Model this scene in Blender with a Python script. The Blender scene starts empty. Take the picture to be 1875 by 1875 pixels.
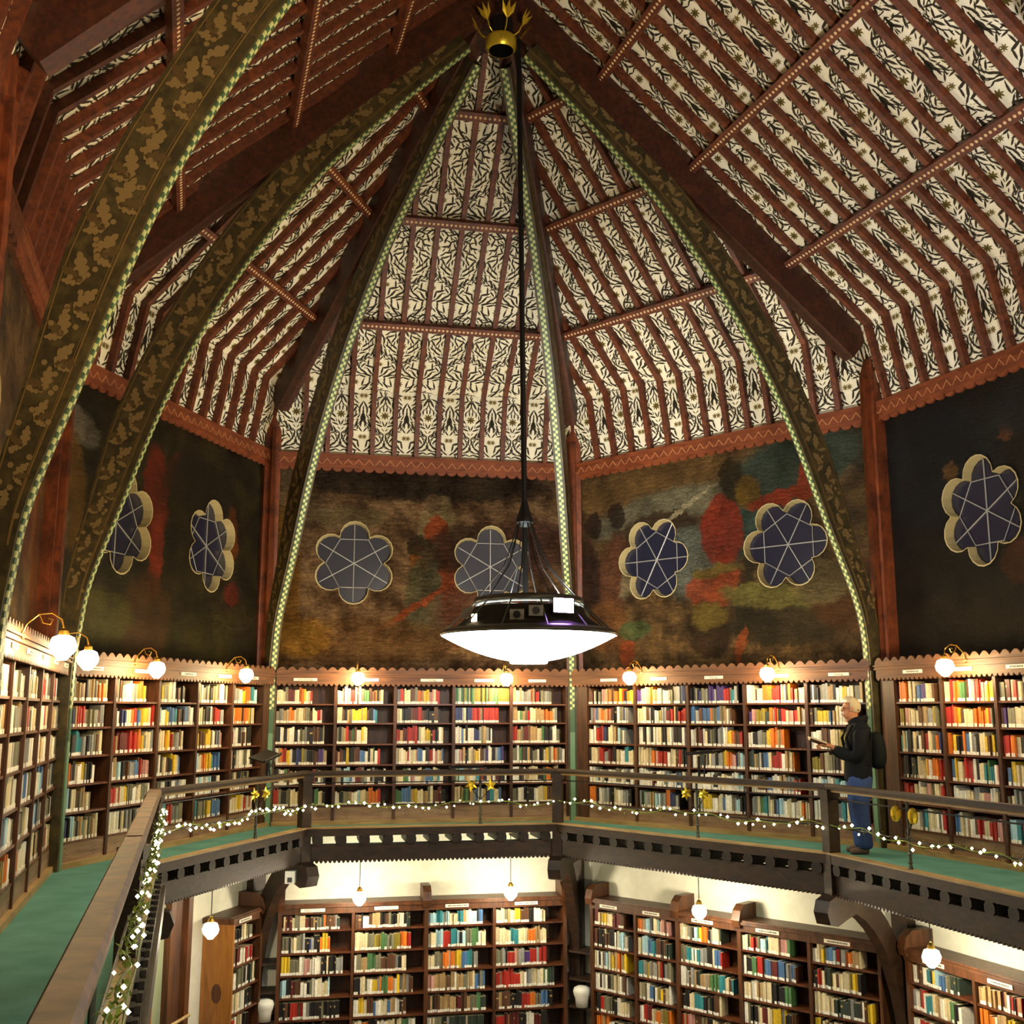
import bpy, bmesh, math, random
from mathutils import Vector, Matrix
random.seed(7)
R = random.Random(11)
D = bpy.data
SC = bpy.context.scene
COL = SC.collection

# ------------------------------------------------------------------ camera, world, exposure
EYE = 5.6
cam_d = D.cameras.new('camera'); cam = D.objects.new('camera', cam_d); COL.objects.link(cam)
cam.location = (0, 0, EYE)
cam.rotation_euler = (math.radians(90 + 10.372), 0, 0)
cam_d.sensor_width = 36; cam_d.lens = 36 * 2000 / 1875; cam_d.clip_start = .02; cam_d.clip_end = 200
SC.camera = cam
world = D.worlds.new('night'); SC.world = world; world.use_nodes = True
world.node_tree.nodes['Background'].inputs[0].default_value = (.02, .025, .05, 1)
world.node_tree.nodes['Background'].inputs[1].default_value = .3
SC.view_settings.view_transform = 'Standard'; SC.view_settings.look = 'None'
SC.view_settings.gamma = 1; SC.view_settings.use_curve_mapping = False
SC.view_settings.exposure = 0.12
WARM = (1, .74, .38)

# ------------------------------------------------------------------ plan of the room (metres; gallery floor at 4.0)
G = 4.0
BC_DEPTH = .33
WALL = {'A3': (-2.11, 1.49), 'A2': (-3.726, 7.064), 'AB': (-5.037, 11.577), 'BC': (-3.746, 16.37), 'CD': (1.013, 17.327),
        'DE': (4.756, 13.738), 'E2': (6.62, 8.67), 'E3': (7.9, 3.3), 'Y1': (6.4, -1.6), 'Y2': (1.9, -2.9)}
WALL = {k: Vector(v) for k, v in WALL.items()}
RING = ['A3', 'A2', 'AB', 'BC', 'CD', 'DE', 'E2', 'E3', 'Y1', 'Y2']
APEX = Vector((-.18, 12.0))
RIDGE = {'AB': APEX, 'BC': APEX, 'CD': APEX, 'DE': APEX, 'A2': Vector((1.13, 7.49)), 'E2': Vector((1.55, 6.93)),
         'A3': Vector((2.7, 2.6)), 'E3': Vector((2.7, 2.6)), 'Y1': Vector((2.7, 2.6)), 'Y2': Vector((2.7, 2.6))}
RIDGE_Z = 14.38; KINK_T = .07; KINK_Z = 10.42; PLATE_Z = 9.51; MURAL_Z0 = 6.2


def unit(v): return v / v.length


def side(i, base):
    a, b = base[RING[i]], base[RING[(i + 1) % len(RING)]]
    t = unit(b - a); return a, t, Vector((t.y, -t.x))


def offset_ring(d, base=None):
    base = base or WALL
    out = {}
    dd = d if isinstance(d, list) else [d] * len(RING)
    n = len(RING)
    for i, k in enumerate(RING):
        a0, t0, n0 = side((i - 1) % n, base); a1, t1, n1 = side(i, base)
        p0, p1 = a0 + n0 * dd[(i - 1) % n], a1 + n1 * dd[i]
        det = t0.x * (-t1.y) - t0.y * (-t1.x)
        dx = p1 - p0
        s = (dx.x * (-t1.y) - dx.y * (-t1.x)) / det
        out[k] = p0 + t0 * s
    return out


FRONT = offset_ring(BC_DEPTH)
RAIL_V = [1.30, 1.30, 1.14, 1.14, 1.14, 1.0, 1.0, 1.0, 1.0, 1.0]      # walkway depth differs a little from bay to bay
RAIL = offset_ring(RAIL_V)
RAIL['DE'] = Vector((3.58, 12.72)); RAIL['E2'] = Vector((4.95, 8.05))
EDGE = offset_ring(.05, RAIL)


class Frame:
    """local frame of one bay: u along the wall, v towards the room, z up"""
    def __init__(s, ka, kb, ring=None):
        ring = ring or WALL
        a, b = ring[ka], ring[kb]
        s.o = a; s.t = unit(b - a); s.n = Vector((s.t.y, -s.t.x)); s.L = (b - a).length
        s.ang = math.atan2(s.t.y, s.t.x)

    def P(s, u, v, z):
        p = s.o + s.t * u + s.n * v
        return Vector((p.x, p.y, z))


BAY = {'A2': ('A3', 'A2'), 'A': ('A2', 'AB'), 'B': ('AB', 'BC'), 'C': ('BC', 'CD'), 'D': ('CD', 'DE'), 'E': ('DE', 'E2')}
FR = {k: Frame(*v) for k, v in BAY.items()}
FRF = {k: Frame(*v, FRONT) for k, v in BAY.items()}
FRR = {k: Frame(*v, RAIL) for k, v in BAY.items()}
FRE = {k: Frame(*v, EDGE) for k, v in BAY.items()}


# ------------------------------------------------------------------ mesh and object helpers
class MB:
    def __init__(s): s.v = []; s.f = []; s.m = []; s.uv = {}

    def add(s, vs, fs, mi=0):
        k = len(s.v); s.v += [tuple(x) for x in vs]
        for f in fs: s.f.append(tuple(i + k for i in f)); s.m.append(mi)
        return s

    def hexa(s, p, mi=0):
        """p: 8 points, bottom 4 (ccw from above) then top 4"""
        return s.add(p, [(3, 2, 1, 0), (4, 5, 6, 7), (0, 1, 5, 4), (1, 2, 6, 5), (2, 3, 7, 6), (3, 0, 4, 7)], mi)

    def box(s, fr, u0, u1, v0, v1, z0, z1, mi=0):
        P = fr.P
        return s.hexa([P(u0, v1, z0), P(u1, v1, z0), P(u1, v0, z0), P(u0, v0, z0), P(u0, v1, z1), P(u1, v1, z1), P(u1, v0, z1), P(u0, v0, z1)], mi)

    def cube(s, c, sx, sy, sz, mi=0):
        x, y, z = c; a, b, d = sx / 2, sy / 2, sz / 2
        return s.hexa([(x - a, y - b, z - d), (x + a, y - b, z - d), (x + a, y + b, z - d), (x - a, y + b, z - d),
                       (x - a, y - b, z + d), (x + a, y - b, z + d), (x + a, y + b, z + d), (x - a, y + b, z + d)], mi)

    def tube(s, pts, r, n=6, mi=0, cap=True):
        pts = [Vector(p) for p in pts]; rr = r if isinstance(r, (list, tuple)) else [r] * len(pts)
        k = len(s.v); up = Vector((0, 0, 1))
        for i, p in enumerate(pts):
            d = (pts[min(i + 1, len(pts) - 1)] - pts[max(i - 1, 0)]).normalized()
            a = d.cross(up if abs(d.z) < .95 else Vector((1, 0, 0))).normalized(); b = d.cross(a)
            for j in range(n):
                q = 2 * math.pi * j / n
                s.v.append(tuple(p + (a * math.cos(q) + b * math.sin(q)) * rr[i]))
        for i in range(len(pts) - 1):
            for j in range(n):
                s.f.append((k + i * n + j, k + i * n + (j + 1) % n, k + (i + 1) * n + (j + 1) % n, k + (i + 1) * n + j)); s.m.append(mi)
        if cap:
            s.f.append(tuple(k + j for j in range(n - 1, -1, -1))); s.m.append(mi)
            s.f.append(tuple(k + (len(pts) - 1) * n + j for j in range(n))); s.m.append(mi)
        return s

    def lathe(s, c, prof, n=16, mi=0, close=False):
        """prof: list of (r, z) about the vertical through c"""
        k = len(s.v); c = Vector(c)
        for r, z in prof:
            for j in range(n):
                q = 2 * math.pi * j / n
                s.v.append((c.x + r * math.cos(q), c.y + r * math.sin(q), c.z + z))
        for i in range(len(prof) - 1):
            for j in range(n):
                s.f.append((k + i * n + j, k + i * n + (j + 1) % n, k + (i + 1) * n + (j + 1) % n, k + (i + 1) * n + j)); s.m.append(mi)
        if close:
            s.f.append(tuple(k + j for j in range(n - 1, -1, -1))); s.m.append(mi)
            s.f.append(tuple(k + (len(prof) - 1) * n + j for j in range(n))); s.m.append(mi)
        return s

    def prism(s, poly, d, mi=0):
        """closed planar polygon (3-D points) pushed along vector d"""
        d = Vector(d); n = len(poly); poly = [Vector(p) for p in poly]
        vs = poly + [p + d for p in poly]
        return s.add(vs, [tuple(range(n - 1, -1, -1)), tuple(range(n, 2 * n))] + [(i, (i + 1) % n, n + (i + 1) % n, n + i) for i in range(n)], mi)

    def mesh(s, name, mats, smooth=False, fix=True):
        me = D.meshes.new(name); me.from_pydata(s.v, [], s.f)
        for m in (mats if isinstance(mats, (list, tuple)) else [mats]): me.materials.append(m)
        if any(s.m): me.polygons.foreach_set('material_index', s.m)
        if fix and len(s.f) < 20000:
            bm = bmesh.new(); bm.from_mesh(me); bmesh.ops.recalc_face_normals(bm, faces=bm.faces); bm.to_mesh(me); bm.free()
        if smooth: me.polygons.foreach_set('use_smooth', [True] * len(me.polygons))
        me.update(); return me

    def obj(s, name, mats, parent=None, smooth=False, fix=True): return link(name, s.mesh(name, mats, smooth, fix), parent)


def link(name, me, parent=None, loc=None):
    o = D.objects.new(name, me); COL.objects.link(o)
    if parent is not None: o.parent = parent; o.matrix_parent_inverse = parent.matrix_basis.inverted()
    if loc is not None: o.location = loc
    return o


def tag(o, label, cat, group=None, kind=None):
    o['label'] = label; o['category'] = cat
    if group: o['group'] = group
    if kind: o['kind'] = kind
    return o


def thing(name, label, cat, loc=(0, 0, 0), group=None):
    o = D.objects.new(name, None); COL.objects.link(o); o.location = loc; o.empty_display_size = .1
    o.matrix_basis = Matrix.Translation(Vector(loc))
    return tag(o, label, cat, group)


def struct(o, label=None, cat=None):
    o['kind'] = 'structure'
    if label: o['label'] = label
    if cat: o['category'] = cat
    return o


def stuff(o): o['kind'] = 'stuff'; return o


# ------------------------------------------------------------------ materials
def lin(h):
    h = h.lstrip('#'); c = [int(h[i:i + 2], 16) / 255 for i in (0, 2, 4)]
    return tuple(x / 12.92 if x <= .04045 else ((x + .055) / 1.055) ** 2.4 for x in c) + (1,)


class NT:
    def __init__(s, name):
        s.m = D.materials.new(name); s.m.use_nodes = True; s.t = s.m.node_tree; s.n = s.t.nodes
        s.p = s.n['Principled BSDF']

    def new(s, kind, **kw):
        x = s.n.new(kind)
        for k, v in kw.items():
            if k.startswith('i_'): x.inputs[k[2:].replace('_', ' ')].default_value = v
            else: setattr(x, k, v)
        return x

    def l(s, a, b): s.t.links.new(a, b)

    def math(s, op, a, b=None, c=None, clamp=False):
        x = s.n.new('ShaderNodeMath'); x.operation = op; x.use_clamp = clamp
        for i, q in enumerate((a, b, c)):
            if q is None: continue
            if isinstance(q, (int, float)): x.inputs[i].default_value = q
            else: s.l(q, x.inputs[i])
        return x.outputs[0]

    def mix(s, fac, a, b, mode='MIX'):
        x = s.n.new('ShaderNodeMix'); x.data_type = 'RGBA'; x.blend_type = mode
        for i, q in ((0, fac), (6, a), (7, b)):
            if isinstance(q, (int, float, tuple)): x.inputs[i].default_value = q
            else: s.l(q, x.inputs[i])
        return x.outputs[2]

    def ramp(s, fac, stops):
        x = s.n.new('ShaderNodeValToRGB'); e = x.color_ramp.elements
        while len(e) < len(stops): e.new(.5)
        for q, (pos, c) in zip(e, stops): q.position = pos; q.color = c
        s.l(fac, x.inputs[0]); return x.outputs[0]


def M_plain(name, col, rough=.5, metal=0, emit=None, power=0, spec=.5):
    n = NT(name); n.p.inputs['Base Color'].default_value = col if len(col) == 4 else (*col, 1)
    n.p.inputs['Roughness'].default_value = rough; n.p.inputs['Metallic'].default_value = metal
    n.p.inputs['Specular IOR Level'].default_value = spec
    if emit:
        n.p.inputs['Emission Color'].default_value = (*emit[:3], 1); n.p.inputs['Emission Strength'].default_value = power
    return n.m


def M_wood(name, c1, c2, rough=.45, scale=6, stretch=(1, 1, .12), blot=0.0, c3=None, bump=.15, coord='Object'):
    n = NT(name)
    tc = n.new('ShaderNodeTexCoord'); mp = n.new('ShaderNodeMapping'); mp.inputs['Scale'].default_value = stretch
    n.l(tc.outputs[coord], mp.inputs['Vector'])
    nz = n.new('ShaderNodeTexNoise', i_Scale=scale * 4, i_Detail=5, i_Distortion=.6); n.l(mp.outputs[0], nz.inputs['Vector'])
    col = n.ramp(nz.outputs[0], [(.3, c1), (.7, c2)])
    if c3:
        n2 = n.new('ShaderNodeTexNoise', i_Scale=scale, i_Detail=6, i_Roughness=.7); n.l(tc.outputs[coord], n2.inputs['Vector'])
        f = n.math('MULTIPLY', n.ramp(n2.outputs[0], [(.5, (0, 0, 0, 1)), (.62, (1, 1, 1, 1))]), blot)
        col = n.mix(f, col, c3)
    n.l(col, n.p.inputs['Base Color']); n.p.inputs['Roughness'].default_value = rough
    b = n.new('ShaderNodeBump', i_Strength=bump, i_Distance=.02); n.l(nz.outputs[0], b.inputs['Height']); n.l(b.outputs[0], n.p.inputs['Normal'])
    return n.m


def M_cloth(name, col, dark, scale=60, rough=.9):
    n = NT(name); tc = n.new('ShaderNodeTexCoord')
    nz = n.new('ShaderNodeTexNoise', i_Scale=scale, i_Detail=6, i_Roughness=.7); n.l(tc.outputs['Object'], nz.inputs['Vector'])
    n2 = n.new('ShaderNodeTexNoise', i_Scale=scale / 30, i_Detail=4); n.l(tc.outputs['Object'], n2.inputs['Vector'])
    f = n.math('ADD', n.math('MULTIPLY', nz.outputs[0], .5), n.math('MULTIPLY', n2.outputs[0], .5))
    n.l(n.ramp(f, [(.35, dark), (.65, col)]), n.p.inputs['Base Color']); n.p.inputs['Roughness'].default_value = rough
    n.p.inputs['Specular IOR Level'].default_value = .2
    b = n.new('ShaderNodeBump', i_Strength=.3, i_Distance=.01); n.l(nz.outputs[0], b.inputs['Height']); n.l(b.outputs[0], n.p.inputs['Normal'])
    return n.m


W_CASE = M_wood('bookcase oak', lin('#2c170b'), lin('#5a331a'), .5, 4)
W_SHELF = M_wood('shelf oak', lin('#3a1d10'), lin('#6e3d22'), .35, 4, (.12, 1, 1))
W_KICK = M_wood('plinth oak', lin('#745640'), lin('#a08264'), .45, 4, (.12, .12, 1))
W_CORN = M_wood('cornice mahogany', lin('#4c2c18'), lin('#7a4c28'), .6, 4, (.12, .12, 1))
W_RAFT = M_wood('rafter red paint', lin('#431d0f'), lin('#683016'), .55, 5, (1, 1, 1), .4, lin('#84441f'))
W_POST = M_wood('post red mottle', lin('#552713'), lin('#82401e'), .5, 3, (1, 1, .5), .8, lin('#3f1b0f'))
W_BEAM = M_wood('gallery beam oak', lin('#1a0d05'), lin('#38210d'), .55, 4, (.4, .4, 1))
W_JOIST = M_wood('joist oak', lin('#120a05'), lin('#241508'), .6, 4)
W_RAIL = M_wood('handrail oak', lin('#4a2f14'), lin('#7d5730'), .6, 5, (.3, .3, 1), .3, lin('#4f3620'))
W_CURB = M_wood('curb oak', lin('#8a6d42'), lin('#b0925e'), .5, 4, (.2, .2, 1))
W_LOW = M_wood('lower bookcase oak', lin('#38200e'), lin('#64391a'), .45, 4)
W_HIP = M_wood('hip dark red timber', lin('#2e140b'), lin('#4c2212'), .55, 5, (1, 1, 1), .4, lin('#5e2f18'))
PLATE = M_wood('wall plate paint', lin('#5e2c16'), lin('#854526'), .5, 4, (.2, .2, 1))
ZIG = M_plain('scallop paint', lin('#b0744a'), .6)
IRON = M_plain('black iron', (.012, .011, .012), .45, .6)
STEEL = M_plain('grey iron', lin('#4b4f45'), .4, .5)
BRASS = M_plain('brass', lin('#b08a3c'), .3, .9)
GILT = M_plain('gilt', lin('#f0d040'), .28, .75)
PLASTER = M_wood('cream plaster', lin('#eae7d2'), lin('#f6f3e2'), .8, 1.5, (1, 1, 1), bump=.05)
WHITE = M_plain('white plastic', lin('#e8e6da'), .45)
SIGN = M_plain('sign card', lin('#f2ead6'), .6)
INK = M_plain('dark ink', lin('#3a322c'), .7)
LABEL = M_plain('spine label', lin('#f3efe2'), .6)
PAGES = M_plain('book pages', lin('#d9cfae'), .8)
PAPER = M_wood('roof paper cream', lin('#e4dcbe'), lin('#f3edd8'), .75, .8, (1, 1, 1), bump=.03)
LEAF = M_plain('printed leaf dark', lin('#2c2413'), .8)
LEAF2 = M_plain('printed flower olive', lin('#6a5a22'), .8)
BEAD = M_plain('bead paint', lin('#d9b488'), .6)
GREEN = M_wood('rib green', lin('#1d2416'), lin('#33402a'), .5, 3, (1, 1, 1))
GREEN_L = M_plain('rib foot green', lin('#5f8468'), .5)
VINE = M_plain('vine gold brown', lin('#75603a'), .6)
VINE_D = M_plain('vine dark', lin('#4d3b1c'), .6)
VLINE = M_plain('gold line', lin('#6a542c'), .5)
RIBSIDE = M_wood('rib side dark', lin('#2a2412'), lin('#43391e'), .5, 3, (1, 1, 1), .5, lin('#5a4c28'))
CARPET = M_cloth('green carpet', lin('#64988e'), lin('#447a70'), 90)
STONE = M_plain('window reveal stone', lin('#a89a70'), .7)
LEAD = M_plain('window lead', lin('#9a9a98'), .45, .4)
GLASS = M_plain('night window glass', (.012, .013, .03), .22, 0, spec=.8)
GLOBE = M_plain('globe lamp glass', (1, .95, .85), .3, 0, WARM, 150)
BULB = M_plain('fairy bulb', (1, .95, .8), .3, 0, (1, .86, .45), 22)
BULB.cycles.emission_sampling = 'NONE'
WIRE = M_plain('garland wire', lin('#6b7a2a'), .6)
BOWL = M_plain('frosted dish', (.9, .95, .95), .4, 0, (.9, 1, .95), 13)
DISHMETAL = M_plain('dish metal', lin('#4a4640'), .35, .7)


def M_checker():
    n = NT('rib checker'); uv = n.new('ShaderNodeUVMap'); c = n.new('ShaderNodeTexChecker', i_Scale=1.0)
    c.inputs['Color1'].default_value = lin('#b4bc80'); c.inputs['Color2'].default_value = lin('#3f5a3c')
    n.l(uv.outputs[0], c.inputs['Vector']); n.l(c.outputs[0], n.p.inputs['Base Color']); n.p.inputs['Roughness'].default_value = .45
    return n.m


CHECK = M_checker()


def M_mural(name, base, dark, blobs, noise=2.2, gloss=.34):
    """old wall painting: soft colour fields over rough painted brick; UV in metres (u along wall, height above cornice)"""
    n = NT(name); uv = n.new('ShaderNodeUVMap')
    nz = n.new('ShaderNodeTexNoise', i_Scale=noise, i_Detail=8, i_Roughness=.65); n.l(uv.outputs[0], nz.inputs['Vector'])
    nf = n.new('ShaderNodeTexNoise', i_Scale=5, i_Detail=9, i_Roughness=.68, i_Distortion=.8); n.l(uv.outputs[0], nf.inputs['Vector'])
    col = n.ramp(nz.outputs[0], [(.35, dark), (.62, base)])
    wob = n.new('ShaderNodeVectorMath', operation='MULTIPLY_ADD'); n.l(nf.outputs['Color'], wob.inputs[0])
    wob.inputs[1].default_value = (.3, .3, 0); n.l(uv.outputs[0], wob.inputs[2])
    off = n.new('ShaderNodeVectorMath', operation='ADD'); n.l(wob.outputs[0], off.inputs[0]); off.inputs[1].default_value = (-.15, -.15, 0)
    for (u, z, ru, rz, ang, c, soft) in blobs:
        mp = n.new('ShaderNodeMapping', vector_type='TEXTURE'); mp.inputs['Location'].default_value = (u, z, 0)
        mp.inputs['Rotation'].default_value = (0, 0, math.radians(ang)); mp.inputs['Scale'].default_value = (ru, rz, 1)
        n.l(off.outputs[0], mp.inputs['Vector'])
        ln = n.new('ShaderNodeVectorMath', operation='LENGTH'); n.l(mp.outputs[0], ln.inputs[0])
        mr = n.new('ShaderNodeMapRange', interpolation_type='SMOOTHSTEP'); n.l(ln.outputs['Value'], mr.inputs[0])
        mr.inputs[1].default_value = 1 + soft * .4; mr.inputs[2].default_value = 1 - soft * .35; mr.inputs[3].default_value = 0; mr.inputs[4].default_value = .88
        col = n.mix(mr.outputs[0], col, lin(c))
    sm = n.new('ShaderNodeMapping'); sm.inputs['Scale'].default_value = (13, 40, 1); n.l(uv.outputs[0], sm.inputs['Vector'])
    ns = n.new('ShaderNodeTexNoise', i_Scale=1.0, i_Detail=8, i_Roughness=.75, i_Distortion=1.2); n.l(sm.outputs[0], ns.inputs['Vector'])
    var = n.ramp(ns.outputs[0], [(.32, (.25, .23, .22, 1)), (.5, (.8, .8, .8, 1)), (.64, (1.25, 1.2, 1.1, 1)), (.74, (2.2, 2.1, 1.8, 1))])
    col = n.mix(.75, col, var, 'MULTIPLY')
    v2 = n.ramp(nz.outputs[0], [(.38, (.4, .38, .36, 1)), (.62, (1.1, 1.1, 1.1, 1))]); col = n.mix(.85, col, v2, 'MULTIPLY')
    n.l(col, n.p.inputs['Base Color']); n.p.inputs['Roughness'].default_value = gloss
    br = n.new('ShaderNodeTexBrick', i_Scale=1.0); br.inputs['Brick Width'].default_value = .23; br.inputs['Row Height'].default_value = .078
    br.inputs['Mortar Size'].default_value = .014; br.inputs['Mortar Smooth'].default_value = .6
    br.inputs['Color1'].default_value = (1, 1, 1, 1); br.inputs['Color2'].default_value = (.75, .75, .75, 1); br.inputs['Mortar'].default_value = (0, 0, 0, 1)
    n.l(off.outputs[0], br.inputs['Vector'])
    h = n.math('ADD', n.math('MULTIPLY', br.outputs['Color'], 1.5), n.math('MULTIPLY', ns.outputs[0], 1.3))
    b = n.new('ShaderNodeBump', i_Strength=1.0, i_Distance=.05); n.l(h, b.inputs['Height']); n.l(b.outputs[0], n.p.inputs['Normal'])
    return n.m


MURAL = {
    'A': M_mural('mural left', lin('#8a6a3a'), lin('#4a3018'), [(4.1, 2.4, .35, .6, 0, '#b89a70', .5), (4.2, 1.0, .3, .9, 10, '#a05a22', .5), (3.6, 1.6, .3, .8, 0, '#7c3a1c', .5), (2.6, 1.4, .5, 1, 0, '#5a4a28', .5)]),
    'B': M_mural('mural back left', lin('#3c3414'), lin('#1e1a0c'), [
        (.35, 2.6, .5, .22, -8, '#8a8474', .4), (.35, 1.9, .3, .7, 10, '#8a6420', .4), (.2, 1.4, .2, .35, 0, '#8c7c64', .4), (2.05, 2.1, .28, .62, 4, '#8e2a12', .35), (2.12, 1.35, .16, .6, 0, '#a03414', .4),
        (2.3, 2.3, .12, .5, -25, '#7c2c14', .4), (2.0, .55, .5, .55, 0, '#5a3a14', .5), (1.0, .5, .7, .3, 0, '#5c5a20', .6), (4.0, 1.9, .16, .35, 10, '#8e4a16', .4), (4.05, 1.05, .2, .18, 0, '#7e2414', .5), (3.4, .4, .8, .35, 0, '#3e3a14', .5),
        (3.1, 2.4, .9, .4, 0, '#241c10', .5), (1.55, 1.8, .12, .4, 0, '#6a4c20', .5)]),
    'C': M_mural('mural back', lin('#a5845f'), lin('#664c3a'), [
        (2.4, 2.95, 2.1, .3, 0, '#2c2824', .5), (.4, 2.6, .4, .5, 20, '#7d6a4c', .5), (1.2, 2.35, .6, .18, 0, '#8d7a58', .5), (.25, 1.3, .3, 1.2, 0, '#8e6424', .6), (2.62, 2.3, .28, .42, -20, '#a89468', .35), (2.6, 2.2, .17, .22, 0, '#b4502a', .3),
        (2.55, 2.62, .12, .16, 0, '#80684e', .3), (2.38, 1.75, .17, .2, 10, '#c0702c', .25), (2.36, 1.95, .22, .16, 0, '#40382a', .3), (2.5, 1.1, .36, .75, 0, '#6c6a4e', .4), (2.85, 1.3, .16, .9, 6, '#a04a2c', .4), (2.25, .95, .75, .05, 34, '#b85a34', .4),
        (3.5, .9, .9, .5, 0, '#7a5444', .6), (4.1, 2.0, .6, .5, 0, '#5a3c34', .6), (1.4, .45, 1.6, .35, 0, '#7c5c3a', .6), (.6, .5, .4, .3, 0, '#a47830', .6), (3.1, 1.9, .6, .4, 0, '#4c3a30', .5)], gloss=.2),
    'D': M_mural('mural back right', lin('#84663e'), lin('#4c3c2a'), [
        (1.4, 2.85, 1.6, .3, 5, '#8a6a3c', .5), (1.6, 2.35, 1.2, .3, 8, '#8c8a70', .5), (1.55, 2.05, .85, .3, 5, '#4a3420', .3), (2.2, 1.55, .45, .55, 0, '#7e8a80', .4), (3.9, 2.7, 1.1, .45, 10, '#3a5650', .5), (3.3, 1.9, .8, .35, 0, '#2e5a58', .5),
        (.35, 1.2, .22, .9, 8, '#4a3028', .35), (.8, 1.5, .3, .6, -4, '#7c4e38', .35), (.38, 2.3, .16, .22, 0, '#38241c', .25), (.85, 2.4, .16, .2, 0, '#32201a', .25), (1.12, 1.5, .16, .45, -24, '#a89a78', .4), (2.75, 1.95, .36, .5, 0, '#a8341c', .22), (2.6, 1.15, .5, .28, 6, '#b4502a', .25), (2.62, 1.38, .42, .08, 4, '#8a7a38', .3),
        (2.95, 2.65, .2, .34, 20, '#3a3018', .3), (3.2, 2.45, .2, .22, 0, '#8a6a20', .4), (3.65, 2.3, .45, .12, 8, '#b8401c', .3), (4.15, 2.55, .16, .42, -20, '#b2421e', .3), (1.9, 2.25, .75, .035, 28, '#d0c49c', .4), (3.1, .95, .16, .6, -10, '#2e2a20', .3),
        (2.5, .55, .38, .42, 10, '#3a2818', .3), (2.5, .75, .3, .2, 0, '#8a7634', .5), (3.5, .95, .8, .18, -8, '#8a8446', .4), (3.7, .55, .9, .25, 0, '#35301e', .4), (4.6, .95, .5, .5, 30, '#5e3a1c', .5), (4.3, 1.1, .4, .3, 0, '#8a7c54', .5), (1.0, .35, .16, .3, 0, '#a8502a', .4), (3.0, .3, .07, .28, -16, '#b05a2c', .3), (.6, .7, .4, .4, 0, '#8a5c34', .5), (1.15, .6, .3, .14, 0, '#5c7044', .4)]),
    'E': M_mural('mural right', lin('#22201a'), lin('#141718'), [(.9, 2.3, 1.1, .7, 0, '#18232a', .6), (2.2, 1.0, .3, .25, 0, '#5a3420', .5), (1.2, 2.2, .12, .12, 0, '#7a5a34', .4), (2.1, 2.45, .1, .1, 0, '#8a5a3c', .4), (1.3, .4, 1.3, .4, 0, '#2c261a', .6), (2.4, 2.7, .6, .3, 0, '#202830', .5)])}
MURAL['A2'] = MURAL['A']


def uv_by(me, fn):
    l = me.uv_layers.new(name='UVMap')
    for lp in me.loops: l.data[lp.index].uv = fn(me.vertices[lp.vertex_index].co)


# ------------------------------------------------------------------ walls with six-lobed windows
def hexfoil(r_out, rot, n=9):
    k = r_out / .63; rc, rp = .405 * k, .225 * k; out = []
    for p in range(6):
        a = rot + math.radians(60 * p)
        for j in range(n):
            q = a + math.radians(-92 + 184 * j / (n - 1))
            out.append((rc * math.cos(a) + rp * math.cos(q), rc * math.sin(a) + rp * math.sin(q)))
    return out


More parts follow.
